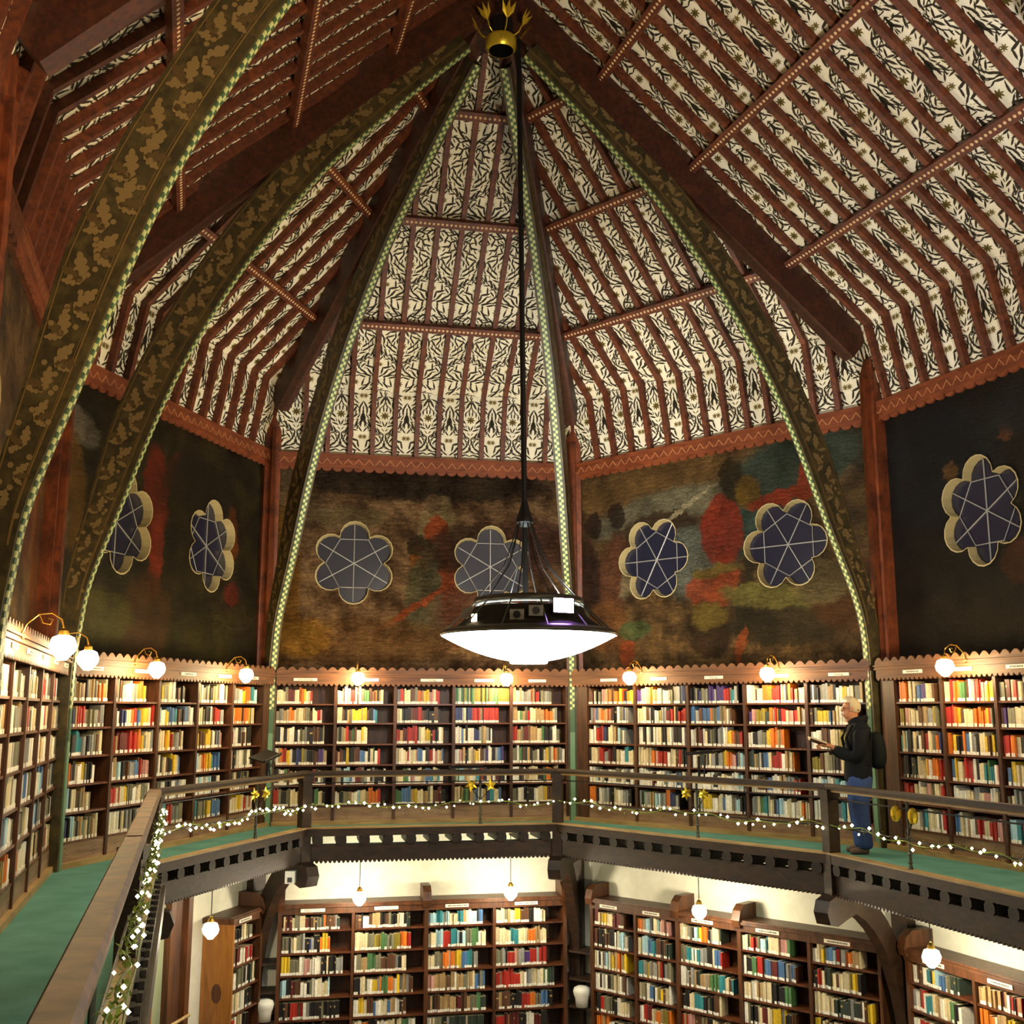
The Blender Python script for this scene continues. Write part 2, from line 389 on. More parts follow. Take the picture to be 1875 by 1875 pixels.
WINDOWS = {'B': [(1.40, 90), (3.46, 90)], 'C': [(1.35, 90), (3.49, 90)], 'D': [(1.53, 60), (3.75, 60)], 'E': [(1.64, 90), (3.9, 90)], 'A': [(.95, 90)]}
WALLNAME = {'A2': 'wall_left_near', 'A': 'wall_left', 'B': 'wall_back_left', 'C': 'wall_back', 'D': 'wall_back_right', 'E': 'wall_right'}
WZ = 7.855
win_no = 0
for b, fr in FR.items():
    bm = bmesh.new(); loops = [[(0, MURAL_Z0 - .3), (fr.L, MURAL_Z0 - .3), (fr.L, PLATE_Z), (0, PLATE_Z)]]
    wins = WINDOWS.get(b, [])
    for (u, rot) in wins: loops.append([(u + x, WZ + y) for x, y in hexfoil(.63, math.radians(rot))])
    es = []
    for lp in loops:
        vs = [bm.verts.new(fr.P(x, 0, z)) for x, z in lp]
        es += [bm.edges.new((vs[i], vs[(i + 1) % len(vs)])) for i in range(len(vs))]
    bmesh.ops.triangle_fill(bm, use_beauty=True, edges=es)
    me = D.meshes.new(WALLNAME[b]); bm.to_mesh(me); bm.free(); me.materials.append(MURAL[b])
    inv = lambda co, fr=fr: ((Vector((co.x, co.y)) - fr.o).dot(fr.t), co.z - MURAL_Z0)
    uv_by(me, inv)
    w = struct(link(WALLNAME[b], me))
    low = MB().box(fr, -.1, fr.L + .1, -.12, 0, -.02, G - .06).obj(WALLNAME[b] + '_lower', PLASTER)
    struct(low)
    MB().box(fr, -.1, fr.L + .1, -.12, 0, G - .06, MURAL_Z0 - .3).obj('wall_backing', W_CASE, w)
    for (u, rot) in wins:
        win_no += 1
        hx = hexfoil(.63, math.radians(rot)); hxi = hexfoil(.585, math.radians(rot))
        root = D.objects.new('window_%d' % win_no, None); COL.objects.link(root); root['kind'] = 'structure'
        root['label'] = 'dark six-lobed window with pale stone reveal in the painted ' + WALLNAME[b].replace('wall_', '').replace('_', ' ') + ' wall'
        n = len(hx); m = MB()
        vs = [fr.P(u + x, .012, WZ + y) for x, y in hexfoil(.648, math.radians(rot))] + [fr.P(u + x, .012, WZ + y) for x, y in hx] + [fr.P(u + x * .97, -.115, WZ + y * .97) for x, y in hx]
        fs = []
        for i in range(n):
            j = (i + 1) % n; fs += [(i, j, n + j, n + i), (n + i, n + j, 2 * n + j, 2 * n + i)]
        m.add(vs, fs).obj('window_frame', STONE, root)
        per = n // 6
        for p in range(6):
            seg = [hx[(p * per + j) % n] for j in range(per + 1)]
            pts = [fr.P(u, -.105, WZ)] + [fr.P(u + x * .975, -.105, WZ + y * .975) for x, y in seg]
            MB().add(pts, [tuple([0] + [k + 1 for k in range(len(seg))])]).obj('pane', GLASS, root)
        for p in range(3):
            a = math.radians(rot + 60 * p); c, s_ = math.cos(a), math.sin(a)
            MB().tube([fr.P(u - .6 * c, -.095, WZ - .6 * s_), fr.P(u + .6 * c, -.095, WZ + .6 * s_)], .009, 5).obj('glazing_bar', LEAD, root)
        for p in range(6):
            a0, a1 = math.radians(rot + 60 * p + 30), math.radians(rot + 60 * p + 90)
            MB().tube([fr.P(u + .43 * math.cos(a0), -.095, WZ + .43 * math.sin(a0)), fr.P(u + .43 * math.cos(a1), -.095, WZ + .43 * math.sin(a1))], .007, 5).obj('glazing_bar', LEAD, root)
# walls of the other half of the hall, behind the camera
for i, nm in ((6, 'wall_right_near'), (7, 'wall_front_right'), (8, 'wall_front'), (9, 'wall_front_left')):
    fr = Frame(RING[i], RING[(i + 1) % 10])
    struct(MB().box(fr, 0, fr.L, -.1, 0, 0, G + 2).box(fr, 0, fr.L, -.1, 0, G + 2, PLATE_Z, 1).obj(nm, [PLASTER, MURAL['E']]))
# floors
ring = [WALL[k] for k in RING]; n = len(ring)
ground = MB().add([(p.x, p.y, 0) for p in ring], [tuple(range(n))]).obj('floor', M_wood('ground floor boards', lin('#3a2416'), lin('#5c3a22'), .35, 3))
struct(ground)
e_ = [EDGE[k] for k in RING]
gf = MB()
for i in range(n):
    j = (i + 1) % n
    a, b_, c, d = ring[i], ring[j], e_[j], e_[i]
    gf.hexa([(a.x, a.y, G - .06), (b_.x, b_.y, G - .06), (c.x, c.y, G - .06), (d.x, d.y, G - .06), (a.x, a.y, G), (b_.x, b_.y, G), (c.x, c.y, G), (d.x, d.y, G)], 0)
gf = gf.obj('floor', [CARPET]); struct(gf, 'green carpet of the upper gallery walkway')

# ------------------------------------------------------------------ roof: papered panels, rafters, purlins, hips
UP = Vector((0, 0, 1))
def K3(k):
    w, r = WALL[k], RIDGE[k]; p = w.lerp(r, KINK_T); return Vector((p.x, p.y, KINK_Z))
def R3(k): return Vector((RIDGE[k].x, RIDGE[k].y, RIDGE_Z))
def W3(k): return Vector((WALL[k].x, WALL[k].y, PLATE_Z))


def leaf_tile():
    """one repeat of the printed willow pattern (mirror symmetric), as flat polygons in (x 0..0.68, y 0..1.36)"""
    rr = random.Random(5); polys = []
    def leaf(x, y, ang, L, w, mat=0):
        ca, sa = math.cos(ang), math.sin(ang); c = w
        pts = [(0, 0), (.3 * L, -c * .7), (.65 * L, -c * .3), (L, 1.1 * c), (.6 * L, c * 1.3), (.28 * L, c * .95)]
        polys.append(([(x + px * ca - py * sa, y + px * sa + py * ca) for px, py in pts], mat))
    def stem(pts, w):
        for i in range(len(pts) - 1):
            (x0, y0), (x1, y1) = pts[i], pts[i + 1]; dx, dy = x1 - x0, y1 - y0; q = math.hypot(dx, dy) or 1
            nx, ny = -dy / q * w, dx / q * w
            polys.append(([(x0 - nx, y0 - ny), (x1 - nx, y1 - ny), (x1 + nx, y1 + ny), (x0 + nx, y0 + ny)], 0))
    def curve(x0, y0, a0, k, L, nleaf, w, ll, lw):
        n = 12; x, y, a = x0, y0, a0; P = [(x, y)]; A = [a]
        for i in range(n):
            a += k * L / n; x += math.cos(a) * L / n; y += math.sin(a) * L / n; P.append((x, y)); A.append(a)
        stem(P, w)
        for j in range(nleaf):
            i = int((j + 1) * n / (nleaf + .2)); i = min(i, n); sd = 1 if j % 2 else -1
            leaf(*P[i], A[i] + sd * (.65 + .25 * rr.random()), ll * (.95 + .5 * rr.random()), lw * 1.25)
        leaf(x, y, a, ll * 1.1, lw)
    S = .34
    flow = lambda x, y: math.pi / 2 + 1.15 * math.sin(2 * math.pi * y / 1.36 * 2 + x * 5) + .35 * math.sin(2 * math.pi * y / 1.36 * 3)
    for x0, y0 in ((.06, .0), (.2, .1), (.3, .62), (.1, .7), (.24, 1.0), (.16, .38)):
        x, y = x0, y0; P = [(x, y)]
        for i in range(12):
            a = flow(x, y); x = min(max(x + math.cos(a) * .042, .004), S - .004); y += math.sin(a) * .042; P.append((x, y))
        stem(P, .006)
    mids = [(S * .97, .24), (S * .97, .92), (.03, .58), (.03, 1.22)]
    for (cx, cy), r in zip(mids, (.06, .065, .045, .045)):
        for p in range(7): leaf(cx, cy, p * math.pi / 3.5 + .3, r, r * .2, 1)
    mids = [(cx + dx, cy + dy) for cx, cy in mids for dx in (-.04, 0, .04) for dy in (-.04, 0, .04)]
    tries = 0
    while tries < 2600:
        tries += 1; x, y = rr.uniform(0, S), rr.uniform(0, 1.36); L = rr.uniform(.11, .175) * (1 if tries < 1500 else .62); sd = rr.choice((-1, 1)); a = flow(x, y) + sd * rr.uniform(.25, .75)
        mx, my = x + math.cos(a) * L * .5, y + math.sin(a) * L * .5; ex, ey = x + math.cos(a) * L, y + math.sin(a) * L
        if not (.008 < mx < S - .008 and -.02 < ex < S + .02): continue
        dmin = .064 if tries < 1500 else .05
        if any((mx - q) ** 2 + min(abs(my - r), 1.36 - abs(my - r)) ** 2 < dmin ** 2 for q, r in mids): continue
        mids.append((mx, my)); leaf(x, y, a, L, L * .115)
    for (cx, cy) in ((.2, .14), (.22, .5), (.12, .93), (.26, 1.3), (.06, .3)):
        for p in range(3):
            x, y = cx + .02 * math.cos(p * 2.1), cy + .02 * math.sin(p * 2.1)
            polys.append(([(x + .007 * math.cos(q * math.pi / 2), y + .007 * math.sin(q * math.pi / 2)) for q in range(4)], 0))
    out = list(polys)
    for pts, m in polys: out.append(([(.68 - x, y) for x, y in reversed(pts)], m))
    return out


TILE = leaf_tile()


def inside(p, poly):
    x, y = p; c = False; j = len(poly) - 1
    for i in range(len(poly)):
        xi, yi = poly[i]; xj, yj = poly[j]
        if (yi > y) != (yj > y) and x < (xj - xi) * (y - yi) / (yj - yi) + xi: c = not c
        j = i
    return c


def print_foliage(mb, o, ea, eb, nn, poly, off, x0=0.0, y0=0.0):
    xs = [p[0] for p in poly]; ys = [p[1] for p in poly]
    for i in range(math.floor((min(xs) - x0) / .68) - 1, math.ceil((max(xs) - x0) / .68) + 1):
        for j in range(math.floor((min(ys) - y0) / 1.36) - 1, math.ceil((max(ys) - y0) / 1.36) + 1):
            for pts, m in TILE:
                q = [(x + x0 + i * .68, y + y0 + j * 1.36) for x, y in pts]
                if all(inside(c, poly) for c in q[::2]):
                    mb.add([o + ea * a + eb * b + nn * off for a, b in q], [tuple(range(len(q)))], m)


PURLIN_T = (.257, .514, .748)
PANEL_OUT = .16
RAFTER_COUNT = 0
def seg_limits(poly, a):
    ys = []
    for i in range(len(poly)):
        (x0, y0), (x1, y1) = poly[i], poly[(i + 1) % len(poly)]
        if (x0 <= a < x1) or (x1 <= a < x0): ys.append(y0 + (y1 - y0) * (a - x0) / (x1 - x0))
    return (min(ys), max(ys)) if len(ys) >= 2 else None


def roof_bay(b):
    ka, kb = BAY[b]
    fr = FR[b]
    A3, B3 = K3(ka), K3(kb); RA, RB = R3(ka), R3(kb)
    ea = (B3 - A3).normalized(); top = (RA + RB) / 2 - A3
    eb = (top - ea * top.dot(ea)).normalized(); nn = ea.cross(eb)
    if nn.z > 0: nn = -nn
    out = -nn * PANEL_OUT
    o = A3 + out
    to2 = lambda p: ((p - A3).dot(ea), (p - A3).dot(eb))
    L = (B3 - A3).length
    poly = [(0, 0), (L, 0), to2(RB)]
    if (RA - RB).length > .01: poly.append(to2(RA))
    poly3 = [o + ea * x + eb * y for x, y in poly]
    # lower, steeper panel
    WA, WB = W3(ka), W3(kb); KA, KB = poly3[0], poly3[1]
    lv = (KA - WA); lv = lv - ea * lv.dot(ea); LL = lv.length; el = lv.normalized(); nl = ea.cross(el)
    if nl.dot(nn) < 0: nl = -nl
    m = MB().add(poly3, [tuple(range(len(poly3)))])
    m.add([WA, WB, KB, KA], [(0, 1, 2, 3)])
    ceil = m.obj('ceiling', PAPER); struct(ceil, 'papered roof slope between red rafters over the ' + WALLNAME[b].replace('wall_', '').replace('_', ' ') + ' wall')
    # printed foliage
    pm = MB(); print_foliage(pm, o, ea, eb, nn, poly, .004, .06, -.1)
    WB2 = (WB - WA).dot(ea)
    ka2, kb2 = (KA - WA).dot(ea), (KB - WA).dot(ea)
    print_foliage(pm, WA, ea, el, nl, [(0, .02), (WB2, .02), (kb2, LL), (ka2, LL)], .004, .06, -.25)
    stuff(pm.obj('printed_foliage', [LEAF, LEAF2], ceil, fix=False))
    # rafters
    sp = .345; cnt = int((L - .2) / sp); st = (L - (cnt - 1) * sp) / 2; w = .07
    for i in range(cnt):
        a = st + i * sp; lim = seg_limits(poly, a)
        if not lim: continue
        T = o + ea * a + eb * (lim[1] - .02); Kp = o + ea * a; Bp = Kp - lv
        dm, dl = .095, .09; na = (nn + nl).normalized()
        pro = [Bp, Kp, T, T + nn * dm, Kp + na * .095, Bp + nl * dl]
        pro = [p - ea * w / 2 for p in pro]
        r = MB()
        v = pro + [p + ea * w for p in pro]
        r.add(v, [(0, 1, 4, 5), (1, 2, 3, 4), (11, 10, 7, 6), (10, 9, 8, 7), (5, 4, 10, 11), (4, 3, 9, 10), (3, 2, 8, 9), (5, 11, 6, 0)])
        r.obj('rafter', W_RAFT, ceil)
    # purlins with beaded under-edge
    for t in PURLIN_T:
        tt = (t - KINK_T) / (1 - KINK_T)
        pa, pb = A3.lerp(RA, tt), B3.lerp(RB, tt)
        q = [pa + out * .6 - eb * .06, pb + out * .6 - eb * .06, pb + out * .6 + eb * .06, pa + out * .6 + eb * .06]
        r = MB(); z = nn * .10
        r.hexa([q[0], q[1], q[2], q[3], q[0] + z, q[1] + z, q[2] + z, q[3] + z])
        pl = r.obj('purlin', W_RAFT, ceil)
        bd = MB(); LP = (pb - pa).length; k = int(LP / .062)
        for i in range(k):
            c = pa + (pb - pa) * ((i + .5) / k) + out * .6 + z + nn * .004
            bd.add([c + ea * .02 * math.cos(h * 1.0472) + eb * .02 * math.sin(h * 1.0472) for h in range(6)] + [c + nn * .008], [(h, (h + 1) % 6, 6) for h in range(6)])
        stuff(bd.obj('painted_beads', BEAD, pl, fix=False))
    # wall plate with painted scallops
    pl = MB(); P = fr.P; LW = fr.L
    pl.box(fr, .02, LW - .02, -.05, .12, PLATE_Z - .15, PLATE_Z + .02).box(fr, .02, LW - .02, -.05, .09, PLATE_Z - .2, PLATE_Z - .15)
    plate = pl.obj('wall_plate', PLATE, ceil)
    sc = MB(); k = int(LW / .16)
    for i in range(k):
        u = (i + .5) * LW / k; hw = LW / k * .46
        pts = [P(u + hw * math.cos(q), .095, PLATE_Z - .2 - .0 + .0 - .055 * math.sin(q)) for q in [math.pi * h / 6 for h in range(7)]]
        sc.prism(pts, Vector((fr.n.x, fr.n.y, 0)) * -.03)
    stuff(sc.obj('painted_scallops', PLATE, plate))
    zz = MB()
    for i in range(k):
        u = (i + .5) * LW / k; hw = LW / k * .48; h0 = PLATE_Z - .19
        zz.add([P(u - hw, .122, h0 + .04), P(u - hw * .8, .122, h0 + .04), P(u, .122, h0 + .12), P(u, .122, h0 + .095 + .045), P(u + hw * .8, .122, h0 + .04), P(u + hw, .122, h0 + .04)], [(0, 1, 2, 3), (3, 2, 4, 5)])
    stuff(zz.obj('painted_zigzag', ZIG, plate, fix=False))
    return ceil


CEIL = {b: roof_bay(b) for b in FR}
# plain roof over the hall behind the camera
bk = MB()
for i in range(6, 10):
    ka, kb = RING[i], RING[(i + 1) % 10]
    bk.add([W3(ka), W3(kb), K3(kb), K3(ka)], [(0, 1, 2, 3)]).add([K3(ka), K3(kb), R3(kb), R3(ka)], [(0, 1, 2, 3)])
bk.add([R3('A2'), R3('E2'), R3('AB')], [(0, 1, 2)]).add([R3('A3'), R3('A2'), R3('E2')], [(0, 1, 2)])
struct(bk.obj('ceiling', PAPER))


def beam3(mb, p0, p1, w, d, up, mi=0):
    """square beam between two points: w wide, hanging d below along -up"""
    ax = (p1 - p0).normalized(); sd = ax.cross(up).normalized(); dn = sd.cross(ax).normalized()
    if dn.z > 0: dn = -dn
    h = sd * w / 2
    return mb.hexa([p0 - h, p0 + h, p1 + h, p1 - h, p0 - h + dn * d, p0 + h + dn * d, p1 + h + dn * d, p1 - h + dn * d], mi)


HIPKEYS = ['A2', 'AB', 'BC', 'CD', 'DE', 'E2']
for k in HIPKEYS:
    pa, pb = K3(k) + UP * .2, R3(k) + UP * .2
    beam3(MB(), pa - (pb - pa).normalized() * .3, pb, .2, .42, UP).obj('hip_beam', W_HIP, CEIL['C'])
rb = MB(); beam3(rb, R3('AB') + UP * .1, R3('A3') + UP * .1, .16, .4, UP)
rb.obj('ridge_beam', GREEN, CEIL['C'])
# wall posts under the hips
for k in HIPKEYS:
    w = WALL[k]; r = unit(RIDGE[k] - w); t = Vector((-r.y, r.x))
    m = MB()
    def Q(s, tt, z, w=w, r=r, t=t): p = w + r * s + t * tt; return (p.x, p.y, z)
    for (s0, s1, hw, z0, z1) in ((-.15, .16, .13, G, KINK_Z + .1), (.16, .22, .05, MURAL_Z0, PLATE_Z + .35)):
        m.hexa([Q(s1, -hw, z0), Q(s1, hw, z0), Q(s0, hw, z0), Q(s0, -hw, z0), Q(s1, -hw, z1), Q(s1, hw, z1), Q(s0, hw, z1), Q(s0, -hw, z1)])
    names = {'A2': 'at the near left corner', 'AB': 'beside the tallest gilded rib', 'BC': 'between the back left and back walls', 'CD': 'behind the dish lamp rod', 'DE': 'behind the standing man', 'E2': 'at the near right corner'}
    tag(m.obj('wall_post', W_POST), 'mottled red timber wall post ' + names[k], 'post', 'red timber wall posts')

# ------------------------------------------------------------------ arched ribs with chequered soffits and painted leaves
RIB_IN = [(.42, G), (.42, 5.9), (.46, 6.5), (.54, 7.0), (.80, 7.8), (1.2, 9.0), (1.6, 9.88), (2.15, 10.84), (2.85, 11.8), (3.35, 12.33), (3.85, 12.83), (4.55, 13.47), (4.95, 13.8)]
def smooth(pts, n):
    out = []
    for i in range(len(pts) - 1):
        p0, p1, p2, p3 = (Vector(pts[max(i - 1, 0)]), Vector(pts[i]), Vector(pts[i + 1]), Vector(pts[min(i + 2, len(pts) - 1)]))
        for j in range(n):
            t = j / n
            out.append(.5 * ((2 * p1) + (p2 - p0) * t + (2 * p0 - 5 * p1 + 4 * p2 - p3) * t * t + (3 * p1 - p0 - 3 * p2 + p3) * t ** 3))
    out.append(Vector(pts[-1])); return out


def oak_leaf(L):
    half = [(.05, .03), (.1, .1), (.17, .16), (.24, .13), (.27, .09), (.33, .17), (.42, .24), (.51, .2), (.53, .12), (.6, .18), (.69, .2), (.77, .15), (.79, .09), (.88, .1), (.97, .05)]
    return [(0, 0)] + [(x * L, y * L) for x, y in half] + [(L, 0)] + [(x * L, -y * L) for x, y in reversed(half)]


RIBNAME = {'A2': 'nearest arched roof rib, its gilded oak leaves sweeping up past the frame edge', 'AB': 'arched roof rib with gold oak leaves rising beside the green walkway',
           'BC': 'arched roof rib rising between back left and back walls', 'CD': 'arched roof rib behind the dish lamp, seen edge on',
           'DE': 'arched roof rib rising behind the standing man', 'E2': 'arched roof rib over the near right walkway'}
for k in HIPKEYS:
    w = WALL[k]; r = unit(RIDGE[k] - w); t = Vector((-r.y, r.x)); SL = (RIDGE[k] - w).length
    low = -.1 if k == 'DE' else 0
    prof = [((s if z < 7 else s * (1 + (SL / 4.88 - 1) * min(1, (z - 6.5) / 1.5))) + low * max(0, 1 - (z - 4) / 5) * (1 if z > 6.2 else .4), z) for s, z in RIB_IN if s < 4.7]
    pin = smooth(prof, 6); hw = .07
    def Q(s, z, tt, w=w, r=r, t=t): p = w + r * s + t * tt; return Vector((p.x, p.y, z))
    nrm = []
    for i in range(len(pin)):
        d = (pin[min(i + 1, len(pin) - 1)] - pin[max(i - 1, 0)]).normalized(); nrm.append(Vector((-d.y, d.x)))
    dep = [.12 + (.24 if k == 'DE' else .3) * min(1, max(0, (p.y - 6.0) / 2.5)) for p in pin]
    pout = [Vector((max(p.x + q.x * d, .22), p.y + q.y * d)) for p, q, d in zip(pin, nrm, dep)]
    arc = [0]
    for i in range(1, len(pin)): arc.append(arc[-1] + (pin[i] - pin[i - 1]).length)
    m = MB(); n = len(pin)
    vs = [Q(p.x, p.y, -hw) for p in pin] + [Q(p.x, p.y, hw) for p in pin] + [Q(p.x, p.y, -hw) for p in pout] + [Q(p.x, p.y, hw) for p in pout]
    fs = []; 
    for i in range(n - 1):
        fs += [(i, i + 1, 2 * n + i + 1, 2 * n + i), (n + i, 3 * n + i, 3 * n + i + 1, n + i + 1), (2 * n + i, 2 * n + i + 1, 3 * n + i + 1, 3 * n + i), (i, n + i, n + i + 1, i + 1)]
    m.add(vs, fs); rib = m.obj('arched_rib', RIBSIDE); tag(rib, RIBNAME[k], 'roof rib', 'arched roof ribs')
    # soffit: chequered strip set proud, plain green foot
    for nm, lo, hi, mat in (('chequered_soffit', 5.35, 99, CHECK), ('green_foot', 0, 5.35, GREEN_L)):
        idx = [i for i in range(n) if pin[min(i + 1, n - 1)].y > 5.35]
        if nm == 'green_foot': idx = [i for i in range(n) if pin[i].y <= 5.4 or (i > 0 and pin[i - 1].y <= 5.35)]
        sm = MB(); cuv = []
        for i in idx:
            p = pin[i] - nrm[i] * .012
            sm.v += [tuple(Q(p.x, p.y, -hw * .52)), tuple(Q(p.x, p.y, hw * .52)), tuple(Q(pin[i].x, pin[i].y, -hw * .52)), tuple(Q(pin[i].x, pin[i].y, hw * .52))]
            y = arc[i] / .044; cuv += [(.0001, y), (1.9999, y), (.0001, y), (.9999 + 1, y)]
        for q in range(len(idx) - 1):
            a = 4 * q
            for f in ((a, a + 1, a + 5, a + 4), (a, a + 4, a + 6, a + 2), (a + 1, a + 3, a + 7, a + 5)): sm.f.append(f); sm.m.append(0)
        me = sm.mesh(nm, mat, fix=False); l = me.uv_layers.new(name='UVMap')
        for lp in me.loops: l.data[lp.index].uv = cuv[lp.vertex_index]
        link(nm, me, rib)
    # painted oak-leaf scroll and edge lines on both cheeks
    rr = random.Random(hash(k) % 99 if False else len(k) + ord(k[0]))
    pm = MB()
    for sgn in (-1, 1):
        off = hw * sgn + .003 * sgn
        for f_, wd in ((.16, .012), (.9, .010), (.22, .005)):
            for i in range(n - 1):
                if pin[i].y < 6.6: continue
                a0 = pin[i].lerp(pout[i], f_); a1 = pin[i + 1].lerp(pout[i + 1], f_); n0, n1 = nrm[i] * wd, nrm[i + 1] * wd
                pm.add([Q(a0.x, a0.y, off), Q(a1.x, a1.y, off), Q((a1 + n1).x, (a1 + n1).y, off), Q((a0 + n0).x, (a0 + n0).y, off)], [(0, 1, 2, 3)], 2)
        i = 0; sd = 1; pos = 2.9
        while pos < arc[-1] - .3:
            i = max(j for j in range(n) if arc[j] <= pos)
            if i >= n - 1: break
            tt = (pos - arc[i]) / max(arc[i + 1] - arc[i], 1e-4)
            c = pin[i].lerp(pin[i + 1], tt).lerp(pout[i].lerp(pout[i + 1], tt), .54)
            d = (pin[i + 1] - pin[i]).normalized(); ang = math.atan2(d.y, d.x)
            sc = min(1, dep[i] / .48)
            for q in range(3):
                a2 = ang + sd * (.35 + .75 * q) + rr.uniform(-.2, .2); LL = .27 * sc * (1 - .18 * q)
                pts = [(c.x + x * math.cos(a2) - y * math.sin(a2), c.y + x * math.sin(a2) + y * math.cos(a2)) for x, y in oak_leaf(LL)]
                pm.add([Q(x, y, off * 1.01) for x, y in pts], [tuple(range(len(pts)))], 0 if q != 1 else 1)
            for q in range(3):
                cx, cy = c.x + rr.uniform(-.1, .1), c.y + rr.uniform(-.1, .1)
                pm.add([Q(cx + .022 * math.cos(h), cy + .022 * math.sin(h), off * 1.02) for h in (0, 1.05, 2.1, 3.14, 4.19, 5.24)], [(0, 1, 2, 3, 4, 5)], 0)
            sd = -sd; pos += .2
    stuff(pm.obj('painted_oak_leaves', [VINE, VINE_D, VLINE], rib, fix=False))

# ------------------------------------------------------------------ upper bookcases
SHELF_Z = [5.716, 5.44, 5.139, 4.845, 4.561, 4.265]          # top face of each shelf, from the top down
OPEN_TOP = 5.985
UPPER = {'A': (.13, .86), 'B': (.12, .88), 'C': (.24, .876), 'D': (.46, .92), 'E': (.36, .80)}   # first divider and column pitch (u in the wall frame)
UPPER['A'] = (.32, .86)
CASE_LABEL = {'A': 'tall oak bookcase along the wide green walkway', 'B': 'oak bookcase on the back left gallery wall, behind the near lectern', 'C': 'oak bookcase on the back gallery wall below the dish lamp',
              'D': 'oak bookcase on the back right gallery wall that the man faces', 'E': 'oak bookcase on the right gallery wall, behind the man'}
NCOL = {'A': 5, 'B': 5, 'C': 5, 'D': 5, 'E': 6}
SIGNS = {('C', 0): 'Latin Theology', ('C', 1): 'Theology', ('C', 2): 'Theology', ('C', 3): 'Theology', ('C', 4): 'Theology', ('D', 0): 'Theology', ('D', 1): 'Theology', ('D', 2): 'Theology', ('D', 3): 'Theology', ('D', 4): 'Theology'}
BOOKS = []      # every book: dict(p, t, n, w, h, d, col, lab, lean, cell)


def text_mesh(txt, size):
    cu = D.curves.new('t', 'FONT'); cu.body = txt; cu.size = size; cu.align_x = 'CENTER'; cu.align_y = 'CENTER'; cu.resolution_u = 2
    o = D.objects.new('t', cu); COL.objects.link(o); dg = bpy.context.evaluated_depsgraph_get(); me = D.meshes.new_from_object(o.evaluated_get(dg))
    D.objects.remove(o); D.curves.remove(cu); return me


TXT = {}
def lettering(txt, size, fr, u, v, z, parent, mat=INK):
    key = (txt, size)
    if key not in TXT: TXT[key] = text_mesh(txt, size); TXT[key].materials.clear(); TXT[key].materials.append(mat)
    o = link('lettering', TXT[key], parent)
    p = fr.P(u, v, z); X = Vector((fr.t.x, fr.t.y, 0)); N = Vector((fr.n.x, fr.n.y, 0))
    M = Matrix((X, UP, N)).transposed().to_4x4(); M.translation = p
    # text faces the room: its x axis runs along the wall as seen from inside
    o.matrix_basis = M; return o


def scribble(mb, fr, u, v, z, w, h):
    """small unreadable line of print"""
    x = -w / 2
    while x < w / 2:
        q = R.uniform(.3, 1) * h
        mb.add([fr.P(u + x, v, z - h / 2), fr.P(u + x + q, v, z - h / 2), fr.P(u + x + q, v, z + h / 2), fr.P(u + x, v, z + h / 2)], [(0, 1, 2, 3)]); x += q + h * .35


